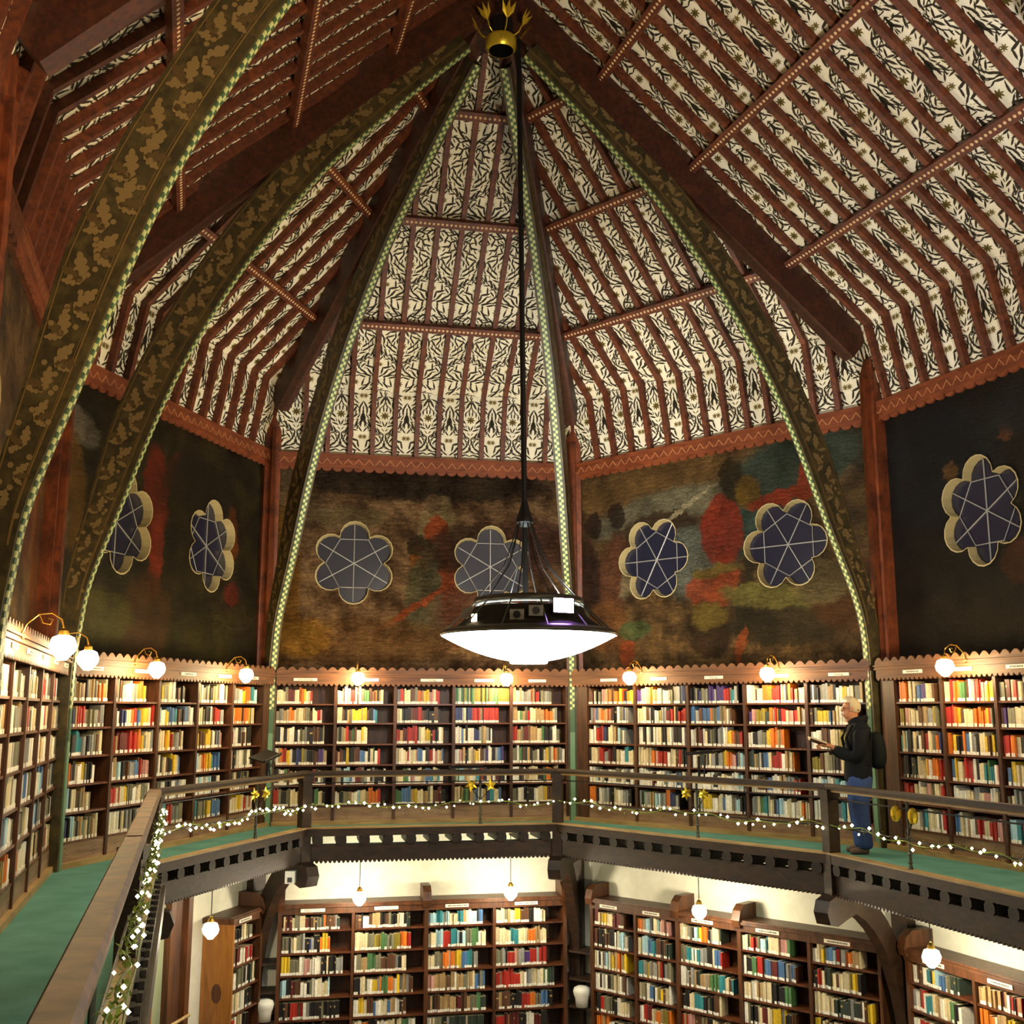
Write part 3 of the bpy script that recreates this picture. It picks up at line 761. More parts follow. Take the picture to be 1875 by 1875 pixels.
COLORS = dict(w='#e9e3d2', c='#d9c9a0', t='#a98a5c', g='#76725a', G='#4f7a4a', b='#4a6f9c', B='#2a3360', l='#a9cfd8', T='#2f7f88', r='#a8281c', m='#5e1f1c', o='#d2701e', y='#d8b428', k='#1d1a18', n='#5a3a24', p='#4a3170', i='#c08a80', s='#8c8c88', d='#2f3a30', O='#8a7a2a')
CNAME = dict(w='white', c='cream', t='tan', g='olive grey', G='green', b='blue', B='navy blue', l='pale blue', T='teal', r='red', m='maroon', o='orange', y='yellow', k='black', n='brown', p='purple', i='pink', s='grey', d='dark green', O='olive')
MIX = 'wwcgknwstrcbgwkcnolywgTkcwiswmgcwkdtwoc'
CELL = {  # bay, row (top first): one colour run per column, as read along the shelf
    'A': ['wccgw rwcgw wcgtw wgrsk kcrlw', 'wgcwt cwgss wrgwc wcwrc cwtcs', 'wwscw wcwgg wssww gwtcw swcwg', 'rblwk wkcgw wwbwg rowlb kwgsk', 'rwlbk wblwg wsgcw rlbks Twgkw', 'kwyww wkyow yowcw wwcts wkrwc'],
    'B': ['cggtngttooc gnclisooy ygcwkk cggktwcc gswyoTl', 'OOBrrsggds gnBcorbycr lybTkbw cgknrrs cooooyc', 'wrkdTTksgnc rmmmrroycs ccoyryggc ynnyywkBi mwknwkw', 'cnonkwygkw wtlknsbrii wkcnkycb lwoyyTbb wkwwgwk', 'wklkcOgtcg rrcygwcgw kwkwsw wlwlkw kckgkg', 'kwBlgtTgtT wwkskww lTrsg Tggybb wcycrr'],
    'C': ['ccgmmcoycr cilsrccgGnnotc roccngooyiirr GGOGGOOOOGOGOOOO tcgsgoorrkgggc', 'gstcooccctgnccri cnkyyyyyynkbT cdknmrnkknk BBwBBrrrrrrrrr tcGwrctttoock', 'kwkcwkkggknnkg kgtrnGnwycc rrmrrrcccyyrkwc wwbkwsBsgskw rtnmttcGkkwg', 'worywkBOgkknppp mmkykknmbwkcGwr cwcrwcibbknrwiwb witdctyonpwksbp gwGdtkgwkcyyotgw', 'kwGrwkkwrwk rklbwmgswkkkw ccGoiwcsbTcTw GltcwTrkcwmkw wkntcckGowg', 'rnkgcckwckGck wkgtwlctoor Gbbyctcnmk ctGgsbwyBTcb gwkkwcynmk'],
    'D': ['nmkgitonoyrkoy picotcccggsB kkBgspppprrTs wccoorrcorcc wknstkwywcgt', 'sibtotrmkggBs ccnkwOsmrkrr bsbbbogbttcn piOOdororcirts gyybcwrn', 'cwrrBkcTlws wkwkwckcwkkw wnmcGgkswyonr wksgyoto wncOgw', 'kcrsmkcwTc cccoirrwcnrd wcdgcsksyoiBls dgwbtrrrto OcgncOcw', 'wlwkwwgwkw wwmwlwbw wwwwkwcwwlk wnbwtsr wlwTlwcw', 'onwskcwsk GstlsoBk csyywcbwslk scGTcblwcwcoc wwsTwi'],
    'E': ['mooccsbpccn croGGwircyy gmrccksgcc wcgrcoyws wcgroow cgwsr', 'Oiccntsy rroynccooooyrk pgccnGcc wrobcsy crowrg cgwrs', 'TlkscwmrccoB oyyobwsgcyyk rocknitcbl wwscrob gcwkr cwsro', 'wkwdccyooor bycrrskcTGTi bycciroots wcblTgo rwcgs cgwor', 'rrcwcitcr rwwcsciwc csrlwkcw wcgsrw wgcrw wcsgr', 'wcwsTccwr bcwwsrcrii lTrriwcB wrcbo cwsgr wcsgr']}
FILL = {'A': [[.95] * 5] * 6,
        'B': [[.95, .75, .7, .9, .85], [.85, .98, .98, .85, .75], [.9, .98, .75, .8, .75], [.75, .9, .7, .75, .75], [.7, .98, .85, .8, .7], [.9, .95, .85, .85, .8]],
        'C': [[.62, .82, .78, 1, .75], [.8, .72, .8, .8, .85], [.85, .55, .85, .7, .88], [.9, .78, .85, .9, .98], [.9, .88, .85, .95, .85], [.9, .8, .9, .85, .9]],
        'D': [[.98, .95, .9, 1, .85], [.85, .97, .8, .98, .75], [.8, .95, .95, .62, .9], [.95, .95, 1, .75, .9], [.95, .95, 1, .85, .8], [.9, .8, .95, .98, .8]],
        'E': [[.85, .98, .98, .95, .95, .9], [.85, .98, .98, .95, .95, .9], [.92, .95, .95, .95, .95, .9], [.92, .95, .95, .95, .95, .9], [.92, .95, .95, .95, .95, .9], [.92, .95, .95, .95, .95, .9]]}


def fill_cell(fr, u0, u1, front_v, z, clear, seq, fill, cell, labrate=.9, wmul=1.0):
    span = (u1 - u0) * fill; x = u0 + .006; k = 0
    sets = len(set(seq)) <= 3
    h0 = R.uniform(.8, .9) * clear
    run = None
    while True:
        f = (x - u0) / max(span, .01)
        if f >= .985: break
        i = min(int(f * len(seq)), len(seq) - 1)
        c = seq[i] if R.random() < .88 else R.choice('wcgknts')
        if run is None or run[0] != i: run = (i, R.uniform(.68, .93) * clear, R.uniform(.022, .042) * wmul)
        w = min(run[2] * R.uniform(.8, 1.2), u0 + span - x)
        if w < .012: break
        h = (h0 if sets else run[1] * R.uniform(.93, 1.05)); h = min(h, clear - .012)
        lean = 0
        col = lin(COLORS[c]); j = R.uniform(.75, 1.2); col = tuple(min(1, q * j) for q in col[:3])
        BOOKS.append(dict(fr=fr, u=x, v=front_v - R.choice((.03, .03, .035, .045, .06)), z=z, w=w * .96, h=h, d=R.uniform(.14, .2), col=col, c=c,
                          lab=R.random() < labrate, cell=cell, k=k)); k += 1; x += w


def crest(mb, fr, u0, u1, v0, v1, z, pitch, depth, up):
    """row of small rounded teeth along an edge"""
    n = max(2, round((u1 - u0) / pitch)); p = (u1 - u0) / n
    for i in range(n):
        c = u0 + (i + .5) * p; hw = p * .5
        pts = [(c - hw, 0), (c - hw * .35, 0), (c - hw * .1, 0)]
        q = [(-1, 0), (-.62, .55), (-.3, .93), (0, 1), (.3, .93), (.62, .55), (1, 0)]
        mb.prism([fr.P(c + a * hw * .98, v1, z + up * b * depth) for a, b in q], (Vector((fr.n.x, fr.n.y, 0)) * (v0 - v1)))


for b in ('A', 'B', 'C', 'D', 'E'):
    fr = FR[b]; u0, pit = UPPER[b]; nc = NCOL[b]
    if b == 'E': pit = .81
    uE = u0 + pit * nc
    ff = FRF[b]; um0 = (ff.o - fr.o).dot(fr.t) + .05; um1 = um0 + ff.L - .1
    root = thing('bookcase', CASE_LABEL[b], 'bookcase', tuple(fr.P((u0 + uE) / 2, .17, G)), 'gallery bookcases')
    MB().box(fr, max(u0 - .2, .12), min(uE + .2, fr.L - .1), .005, .03, G, OPEN_TOP).obj('back_panel', W_CASE, root)
    for c in range(nc + 1):
        u = u0 + c * pit; w = .03 if 0 < c < nc else .05
        m = MB().box(fr, u - w / 2 - .004, u + w / 2 + .004, .03, BC_DEPTH - .02, G, OPEN_TOP)
        m.box(fr, u - .022, u + .022, BC_DEPTH - .02, BC_DEPTH, G, OPEN_TOP)
        if c in (0, nc):   # end stiles run out to the corner post
            a_, z_ = (um0, u - .02) if c == 0 else (u + .02, um1)
            if z_ - a_ > .02: m.box(fr, a_, z_, .16, BC_DEPTH - .01, G, OPEN_TOP)
        crest_m = m
        m.obj('divider', W_CASE, root)
        for q in range(3 if 0 < c < nc else 0):
            pass
    for c in range(nc):
        a = u0 + c * pit + .02; z_ = a + pit - .04
        for r, z in enumerate(SHELF_Z):
            MB().box(fr, a, z_, .03, BC_DEPTH - .012, z - .022, z).obj('shelf', W_SHELF, root)
            clear = (OPEN_TOP if r == 0 else SHELF_Z[r - 1] - .022) - z
            rows = CELL[b][r].split()
            fill_cell(fr, a + .004, z_ - .004, BC_DEPTH, z, clear, rows[min(c, len(rows) - 1)], FILL[b][r][c], (b, c, r))
        # plinth panel with groups of drilled holes
        kp = MB().box(fr, a, z_, BC_DEPTH - .05, BC_DEPTH - .02, G + .06, SHELF_Z[5] - .022).obj('plinth_panel', W_KICK, root)
        hm = MB(); zc = (G + .06 + SHELF_Z[5] - .022) / 2
        for gu in (-.24, 0, .24):
            for dx, dz in ((0, 0), (.028, .022), (-.028, .022), (.028, -.022), (-.028, -.022), (0, .045), (0, -.045)) if gu else ((0, 0),):
                cu_, cz = (a + z_) / 2 + gu + dx, zc + dz
                hm.add([fr.P(cu_ + .007 * math.cos(h), BC_DEPTH - .018, cz + .007 * math.sin(h)) for h in (0, 1.05, 2.1, 3.14, 4.19, 5.24)], [(0, 1, 2, 3, 4, 5)])
        stuff(hm.obj('drilled_holes', INK, kp, fix=False))
        # sign on the frieze
        sw = R.uniform(.27, .34); su = (a + z_) / 2 + R.uniform(-.05, .12)
        sg = MB().box(fr, su - sw / 2, su + sw / 2, BC_DEPTH + .045, BC_DEPTH + .055, 6.045, 6.085).obj('shelf_sign', SIGN, root)
        if (b, c) in SIGNS: lettering(SIGNS[(b, c)], .036, fr, su, BC_DEPTH + .0565, 6.065, sg)
        else:
            q = MB(); scribble(q, fr, su, BC_DEPTH + .056, 6.065, sw * .6, .016); stuff(q.obj('small_print', INK, sg, fix=False))
    # toe board, frieze, mouldings, scalloped cresting
    MB().box(fr, um0, um1, BC_DEPTH - .03, BC_DEPTH + .03, G, G + .06).obj('toe_board', W_CURB, root)
    m = MB().box(fr, um0, um1, .02, BC_DEPTH + .045, OPEN_TOP + .02, 6.10)
    m.box(fr, um0, um1, .02, BC_DEPTH + .075, 6.10, 6.122).box(fr, um0, um1, .02, BC_DEPTH + .06, 6.122, 6.14).box(fr, um0, um1, .02, BC_DEPTH + .085, 6.14, 6.158)
    m.box(fr, um0, um1, BC_DEPTH + .03, BC_DEPTH + .055, 6.158, 6.20)
    m.obj('cornice', W_CORN, root)
    m = MB(); crest(m, fr, um0, um1, BC_DEPTH + .03, BC_DEPTH + .055, 6.198, .145, .05, 1)
    stuff(m.obj('scalloped_cresting', W_CORN, root))
    m = MB(); crest(m, fr, um0, um1, BC_DEPTH + .02, BC_DEPTH + .045, OPEN_TOP + .022, .075, .035, -1)
    stuff(m.obj('scalloped_valance', W_CORN, root))

# ------------------------------------------------------------------ lower bookcases under the gallery
LOW_ROWS = [2.57, 2.27, 1.975, 1.68, 1.39, 1.09, .79]
LOW_U = {'C': ([.43, 1.45, 2.5, 3.49, 4.55], (0, 2, 4)), 'D': ([.53, 1.32, 2.04, 3.02, 4.02, 4.94], (0, 2, 3)), 'E': ([.33, 1.38, 2.3, 3.3], (0, 2)), 'B': ([3.76, 4.68], (1,))}
LOW_LABEL = {'C': 'dark oak bookcase on the back wall under the gallery', 'D': 'dark oak bookcase on the back right wall under the gallery', 'E': 'dark oak bookcase under the right gallery beside the curved brace',
             'B': 'narrow bookcase with a golden brown end panel under the left gallery'}
LOWSEQ = {'C': ['mmcgcmnkgdonOd nkwnttkmkkkwkd lTlcTwlb cctcynnkwwc', 'gscgskBkoyo ccgOGgOor clrTlgGc ccTTcotc', 'ygwiwkks gtGgnnkc cgooybTs gsrisprrr', 'lkmnwkwwcl kcwyoGocytn itttttgcbb rrrrcsccGd', 'kkrrwkkkkkk wyknbwcbtwkn nntttmntgGd nnkkrogbk', 'wkcnkrkwkw cokwccGw wgdddddd rmmkwmk', 'wkwrksw wkcgcrk wccgkr cwrnk'],
          'D': ['mcyccmmn otlslcii ccsglGyonkccd cOrglTcciiG wcyblrnootc', 'mknkkls clbTnkd gTmTsskcbr cGrbmbsb krdOcccOyk', 'wkwlcytoty Tyssrrg wnkdttGGTcT cwtckkG cccddddny', 'wkwkgcwww cgcwbkyoyycw kkcTTrrknn wkcmcyykn ycGcroorok', 'krggkwcc nrmcotOo rinnkcwt wcorcyk wcGbr', 'oowkTk kmrnc rscgkn cwork wcsgr', 'wrkc kcwr cwrk rwck wck'],
          'E': ['wnwTylbgdd ttttmwrr wcgkr', 'wrkTgtwcGkw ootycn wcrk', 'wrckiws ttcnrk ckwr', 'wcgkro wrcko rcwk', 'cwkro cwrk wrc', 'wcrk cwrk wck', 'wcr wck rwc'], 'B': ['mkcg', 'kmwr', 'kwgkd', 'wcwk', 'wrwck', 'wkc', 'kcw']}
for b in ('B', 'C', 'D', 'E'):
    fr = FR[b]; us, humps = LOW_U[b]; V = BC_DEPTH + .02
    root = thing('bookcase', LOW_LABEL[b], 'bookcase', tuple(fr.P((us[0] + us[-1]) / 2, .18, 0)), 'ground floor bookcases')
    MB().box(fr, us[0], us[-1], .005, .03, 0, 2.9).obj('back_panel', W_CASE, root)
    for c, u in enumerate(us):
        hi = c in humps
        w = .055 if hi else .04
        m = MB().box(fr, u - w / 2, u + w / 2, .03, V, 0, 2.86)
        if hi:   # end standard that rises above the cornice with a rounded cap
            m.prism([fr.P(u - .06, .0 + a, z) for a, z in ((.0, 2.84), (V + .05, 2.84), (V + .07, 2.93), (V + .03, 3.05), (V - .06, 3.12), (0, 3.12))], Vector((fr.t.x, fr.t.y, 0)) * .12)
        m.obj('end_standard' if hi else 'divider', W_LOW, root)
    if b == 'B':
        m = MB().box(fr, us[0] - .06, us[0] - .02, .005, V + .1, 0, 2.88); m.obj('end_panel', M_wood('golden oak end panel', lin('#7a4a1c'), lin('#a86e2c'), .4, 3), root)
        m = MB().box(fr, us[0] - .09, us[0], .005, V + .12, 2.86, 2.93); m.obj('end_panel_cap', W_LOW, root)
        for zz in (2.0, 1.1):
            MB().prism([fr.P(us[0] - .062, .24 + .07 * math.cos(q), zz + .12 * math.sin(q)) for q in [h * math.pi / 5 for h in range(10)]], Vector((fr.t.x, fr.t.y, 0)) * -.01).obj('carved_boss', W_CASE, root)
    for c in range(len(us) - 1):
        a, z_ = us[c] + .022, us[c + 1] - .022
        for r, z in enumerate(LOW_ROWS):
            MB().box(fr, a, z_, .03, V - .012, z - .025, z).obj('shelf', W_SHELF, root)
            clear = (2.80 if r == 0 else LOW_ROWS[r - 1] - .025) - z
            rows = LOWSEQ[b][r].split(); fill = R.uniform(.68, .92)
            fill_cell(fr, a + .004, z_ - .004, V, z, clear, rows[min(c, len(rows) - 1)], fill, (b + '_low', c, r), .8, 1.05)
        MB().box(fr, a, z_, V - .05, V - .02, .0, LOW_ROWS[-1] - .025).obj('plinth_panel', W_LOW, root)
        sw = min(.34, (z_ - a) * .42); su = (a + z_) / 2 - .06
        sg = MB().box(fr, su - sw / 2, su + sw / 2, V + .012, V + .022, 2.82, 2.865).obj('shelf_sign', SIGN, root)
        if b == 'C' and c < 2: lettering('English History', .038, fr, su, V + .0235, 2.8425, sg)
        else:
            q = MB(); scribble(q, fr, su, V + .023, 2.8425, sw * .75, .018); stuff(q.obj('small_print', INK, sg, fix=False))
    m = MB().box(fr, us[0] - .03, us[-1] + .03, .005, V + .01, 2.79, 2.88).box(fr, us[0] - .04, us[-1] + .04, .005, V + .05, 2.88, 2.915).box(fr, us[0] - .03, us[-1] + .03, .005, V + .03, 2.915, 2.935)
    m.obj('cornice', W_LOW, root)

# ------------------------------------------------------------------ books: the 300 that show largest are things, the rest one mass
def project(p):
    c, s = math.cos(math.radians(10.372)), math.sin(math.radians(10.372)); z = p.z - EYE
    d = p.y * c + z * s; u = z * c - p.y * s
    return (937.5 + 2000 * p.x / d, 937.5 - 2000 * u / d, d) if d > .1 else (-999, -999, d)


for k in BOOKS:
    fr = k['fr']; a = project(fr.P(k['u'], k['v'], k['z'])); c = project(fr.P(k['u'] + k['w'], k['v'], k['z'] + k['h']))
    vis = 4 < min(a[0], c[0]) and max(a[0], c[0]) < 1871 and 4 < c[1] and a[1] < 1868
    x, y = (a[0] + c[0]) / 2, (a[1] + c[1]) / 2
    if k['cell'][0] == 'A' and k['cell'][1] < 1: vis = vis and x > 6
    if k['cell'][0] == 'B' and y > 1395 and 150 < x: vis = False          # behind the handrail and its lights
    if k['cell'][0] == 'B' and 415 < x < 490 and y > 1360: vis = False
    if k['cell'][0] == 'E' and y > 1440: vis = False
    if k['cell'][0] == 'D' and (x > 1490 or y > 1400): vis = False
    if k['cell'][0] in ('B_low', 'E_low') and x < 430: vis = False
    k['area'] = abs(c[0] - a[0]) * abs(a[1] - c[1]) if vis else 0
order = sorted(range(len(BOOKS)), key=lambda i: -BOOKS[i]['area'])
big = set(order[:300])
ORD = 'first second third fourth fifth sixth seventh eighth ninth tenth eleventh twelfth'.split()
def nth(i):
    if i < 12: return ORD[i]
    i += 1; return '%d%s' % (i, {1: 'st', 2: 'nd', 3: 'rd'}.get(i % 10 if not 10 < i % 100 < 14 else 0, 'th'))
PLACE = {'A': 'walkway bookcase', 'B': 'back left bookcase', 'C': 'back gallery bookcase', 'D': 'back right bookcase', 'E': 'right gallery bookcase', 'B_low': 'ground floor left bookcase', 'C_low': 'ground floor back bookcase',
         'D_low': 'ground floor back right bookcase', 'E_low': 'ground floor right bookcase'}


def M_attr(name, obj):
    n = NT(name)
    if obj: a = n.new('ShaderNodeObjectInfo'); o = a.outputs['Color']
    else: a = n.new('ShaderNodeAttribute', attribute_name='bookcol'); o = a.outputs['Color']
    tc = n.new('ShaderNodeTexCoord'); nz = n.new('ShaderNodeTexNoise', i_Scale=30.0, i_Detail=3); n.l(tc.outputs['Object'], nz.inputs['Vector'])
    n.l(n.mix(.35, o, n.ramp(nz.outputs[0], [(.3, (.6, .6, .6, 1)), (.7, (1.3, 1.3, 1.3, 1))]), 'MULTIPLY'), n.p.inputs['Base Color'])
    n.p.inputs['Roughness'].default_value = .5; return n.m


COVER = M_attr('book cover', True); MASS = M_attr('book mass', False)
# unit book: spine centred at x 0, front at y 0, depth to y 1, height 1, width 1
def cover_mesh():
    m = MB(); sp = [(-.5, .04), (-.32, .0), (0, -.015), (.32, 0), (.5, .04)]
    for i in range(4):
        (x0, y0), (x1, y1) = sp[i], sp[i + 1]; m.add([(x0, y0, 0), (x1, y1, 0), (x1, y1, 1), (x0, y0, 1)], [(0, 1, 2, 3)])
    for sx in (-.5, .5):
        m.add([(sx, .04, 0), (sx, 1, 0), (sx, 1, 1), (sx, .04, 1)], [(0, 1, 2, 3)]); q = sx * .82
        m.add([(q, .04, 0), (q, 1, 0), (q, 1, 1), (q, .04, 1)], [(0, 1, 2, 3)])
        m.add([(sx, .04, 1), (sx, 1, 1), (q, 1, 1), (q, .04, 1)], [(0, 1, 2, 3)])
    m.add([(x, y, 1) for x, y in sp] + [(.41, .06, 1), (-.41, .06, 1)], [(0, 1, 2, 3, 4, 5, 6)])
    return m.mesh('book_cover', COVER)


BM = cover_mesh()
PM = MB().hexa([(-.42, .06, .02), (.42, .06, .02), (.42, .97, .02), (-.42, .97, .02), (-.42, .06, .965), (.42, .06, .965), (.42, .97, .965), (-.42, .97, .965)]).mesh('page_block', PAGES)
LM = MB().hexa([(-.48, -.03, 0), (.48, -.03, 0), (.48, .03, 0), (-.48, .03, 0), (-.48, -.03, 1), (.48, -.03, 1), (.48, .03, 1), (-.48, .03, 1)]).mesh('spine_label', LABEL)
for i in order[:300]:
    k = BOOKS[i]; fr = k['fr']; p = fr.P(k['u'] + k['w'] / 2, k['v'], k['z'])
    o = D.objects.new('book', BM); COL.objects.link(o)
    X = Vector((fr.t.x, fr.t.y, 0)); Y = Vector((-fr.n.x, -fr.n.y, 0))
    M = Matrix((X * k['w'], Y * k['d'], UP * k['h'])).transposed().to_4x4(); M.translation = p; o.matrix_basis = M
    o.color = (*k['col'], 1)
    b, c, r = k['cell']; nco = len(LOW_U[b[0]][0]) - 1 if '_' in b else NCOL[b]
    tag(o, '%s book %s along %s shelf, %s column of %s' % (CNAME[k['c']], nth(k['k']), nth(r), nth(c), PLACE[b]), 'book', 'books on the shelves')
    pg = D.objects.new('page_block', PM); COL.objects.link(pg); pg.parent = o
    if k['lab']:
        lb = D.objects.new('spine_label', LM); COL.objects.link(lb); lb.parent = o
        lb.scale = (1, 1, min(.22, .035 / k['h'])); lb.location = (0, 0, .01)
V, F, CC = [], [], []
for i, k in enumerate(BOOKS):
    if i in big: continue
    fr = k['fr']; n = len(V); u0, u1, v0, v1, z0, z1 = k['u'], k['u'] + k['w'], k['v'], k['v'] - k['d'], k['z'], k['z'] + k['h']
    V += [tuple(fr.P(u0, v0, z0)), tuple(fr.P(u1, v0, z0)), tuple(fr.P(u1, v1, z0)), tuple(fr.P(u0, v1, z0)), tuple(fr.P(u0, v0, z1)), tuple(fr.P(u1, v0, z1)), tuple(fr.P(u1, v1, z1)), tuple(fr.P(u0, v1, z1))]
    F += [(n, n + 1, n + 5, n + 4), (n + 1, n + 2, n + 6, n + 5), (n + 3, n, n + 4, n + 7), (n + 4, n + 5, n + 6, n + 7)]
    CC += [k['col']] * 3 + [lin('#cfc4a2')[:3]]
    if k['lab']:
        n = len(V); zl = z0 + R.choice((.034, .036, .04)); v0 += .0025
        V += [tuple(fr.P(u0 + .001, v0, z0 + .002)), tuple(fr.P(u1 - .001, v0, z0 + .002)), tuple(fr.P(u1 - .001, v0, zl)), tuple(fr.P(u0 + .001, v0, zl))]
        F.append((n, n + 1, n + 2, n + 3)); CC.append(lin('#f1ecdc')[:3])
    elif k['c'] in 'kdmn' and R.random() < .5:
        n = len(V); zl = z0 + .62 * (z1 - z0); v0 += .002
        V += [tuple(fr.P(u0 + .002, v0, zl)), tuple(fr.P(u1 - .002, v0, zl)), tuple(fr.P(u1 - .002, v0, zl + .025)), tuple(fr.P(u0 + .002, v0, zl + .025))]
        F.append((n, n + 1, n + 2, n + 3)); CC.append(lin('#a88a50')[:3])
me = D.meshes.new('shelved_books'); me.from_pydata(V, [], F); me.materials.append(MASS)
at = me.attributes.new('bookcol', 'FLOAT_COLOR', 'FACE')
at.data.foreach_set('color', [x for c in CC for x in (*c, 1)])
o = link('shelved_books', me); tag(o, 'thousands of library books packed along the farther shelves', 'books', kind='stuff')
print('BOOKS', len(BOOKS))

# ------------------------------------------------------------------ gallery edge: curb, joists, beams, braces
BAYTXT = {'A2': 'along the nearest stretch of green walkway', 'A': 'along the left walkway', 'B': 'below the back left bookcase', 'C': 'below the back gallery bookcase', 'D': 'below the back right bookcase', 'E': 'below the right gallery bookcase'}
for b in BAY:
    fr = FRE[b]; L = fr.L
    root = thing('gallery_beam', 'dark oak beam and joist ends carrying the gallery floor ' + BAYTXT[b], 'beam', tuple(fr.P(L / 2, -.05, 3.56)), 'gallery edge beams')
    MB().box(fr, 0, L, -.10, .022, G + .035, G + .055).obj('curb', W_CURB, root)
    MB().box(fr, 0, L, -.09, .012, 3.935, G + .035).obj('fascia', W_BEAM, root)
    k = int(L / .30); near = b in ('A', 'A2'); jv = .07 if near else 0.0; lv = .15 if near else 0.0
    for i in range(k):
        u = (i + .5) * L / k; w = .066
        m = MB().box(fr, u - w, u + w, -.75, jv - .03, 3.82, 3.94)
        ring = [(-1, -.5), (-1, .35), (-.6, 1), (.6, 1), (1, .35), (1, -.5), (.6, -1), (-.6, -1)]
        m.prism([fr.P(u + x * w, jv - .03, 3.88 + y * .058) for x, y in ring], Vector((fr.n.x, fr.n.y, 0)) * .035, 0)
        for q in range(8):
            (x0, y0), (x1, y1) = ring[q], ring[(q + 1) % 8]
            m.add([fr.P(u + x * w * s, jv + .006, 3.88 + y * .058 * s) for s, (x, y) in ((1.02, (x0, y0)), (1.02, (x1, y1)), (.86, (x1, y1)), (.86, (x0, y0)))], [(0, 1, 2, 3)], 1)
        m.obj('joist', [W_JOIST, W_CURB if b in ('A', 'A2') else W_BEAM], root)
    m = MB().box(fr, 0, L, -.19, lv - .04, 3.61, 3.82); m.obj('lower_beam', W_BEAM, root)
    m = MB(); crest(m, fr, 0, L, -.15, lv - .04, 3.612, .06, .035, -1); stuff(m.obj('toothed_edge', W_BEAM, root))
for k in HIPKEYS:
    w = WALL[k]; c = RAIL[k]; r = unit(c - w); t = Vector((-r.y, r.x)); S = (c - w).length
    def Q(s, z, tt, w=w, r=r, t=t): p = w + r * s + t * tt; return Vector((p.x, p.y, z))
    nm = {'A2': 'near left', 'AB': 'left', 'BC': 'back left', 'CD': 'back middle', 'DE': 'back right', 'E2': 'near right'}[k]
    root = thing('arched_brace', 'dark curved oak brace on its post carrying the gallery at the ' + nm + ' corner', 'brace', tuple(Q(.1, 0, 0)), 'curved braces under the gallery')
    m = MB().hexa([Q(.24, 0, -.1), Q(.24, 0, .1), Q(-.1, 0, .1), Q(-.1, 0, -.1), Q(.24, 3.94, -.1), Q(.24, 3.94, .1), Q(-.1, 3.94, .1), Q(-.1, 3.94, -.1)]); m.obj('post', W_BEAM, root)
    arc = [(.24 + (S - .24) * (1 - math.cos(q)), 1.35 + 2.08 * math.sin(q)) for q in [math.pi / 2 * i / 12 for i in range(13)]]
    m = MB(); n = len(arc); vs = []
    for (s, z), q in zip(arc, range(13)):
        a = math.pi / 2 * q / 12; dx, dz = -math.cos(a), math.sin(a); wd = .27
        for s_, z_ in ((s, z), (max(s + dx * wd, .02), z + dz * wd)):
            vs += [Q(s_, z_, -.07), Q(s_, z_, .07)]
    fs = []
    for i in range(n - 1):
        a, c4 = 4 * i, 4 * i + 4
        fs += [(a, a + 1, c4 + 1, c4), (a + 2, c4 + 2, c4 + 3, a + 3), (a, c4, c4 + 2, a + 2), (a + 1, a + 3, c4 + 3, c4 + 1)]
    fs += [(0, 2, 3, 1), (4 * n - 4, 4 * n - 3, 4 * n - 1, 4 * n - 2)]
    m.add(vs, fs).obj('curved_brace', W_BEAM, root)
    m = MB().prism([Q(s, z, -.09) for s, z in ((.1, 3.61), (S + .05, 3.61), (S + .22, 3.56), (S + .27, 3.44), (S + .22, 3.31), (S + .08, 3.28), (S - .1, 3.33), (S - .5, 3.42), (.1, 3.46))], Vector((t.x, t.y, 0)) * .18); m.obj('corbel', W_BEAM, root)

# ------------------------------------------------------------------ railing, stanchions with gilded flowers, strings of lights
BULB_ME = MB().add([(1, 0, 0), (-1, 0, 0), (0, 1, 0), (0, -1, 0), (0, 0, 1), (0, 0, -1)], [(0, 2, 4), (2, 1, 4), (1, 3, 4), (3, 0, 4), (2, 0, 5), (1, 2, 5), (3, 1, 5), (0, 3, 5)]).mesh('bulb', BULB)
LEAF_ME = MB().add([(0, 0, 0), (.012, .02, .004), (0, .05, 0), (-.012, .02, .004)], [(0, 1, 2, 3)]).mesh('garland_leaf', M_plain('garland leaf', lin('#6e7d22'), .6))
STAN = {'A2': [3.2], 'A': [2.4], 'B': [2.25], 'C': [2.43], 'D': [2.55], 'E': [1.42]}
RTXT = {'A2': 'nearest', 'A': 'left walkway', 'B': 'back left', 'C': 'back', 'D': 'back right', 'E': 'right'}
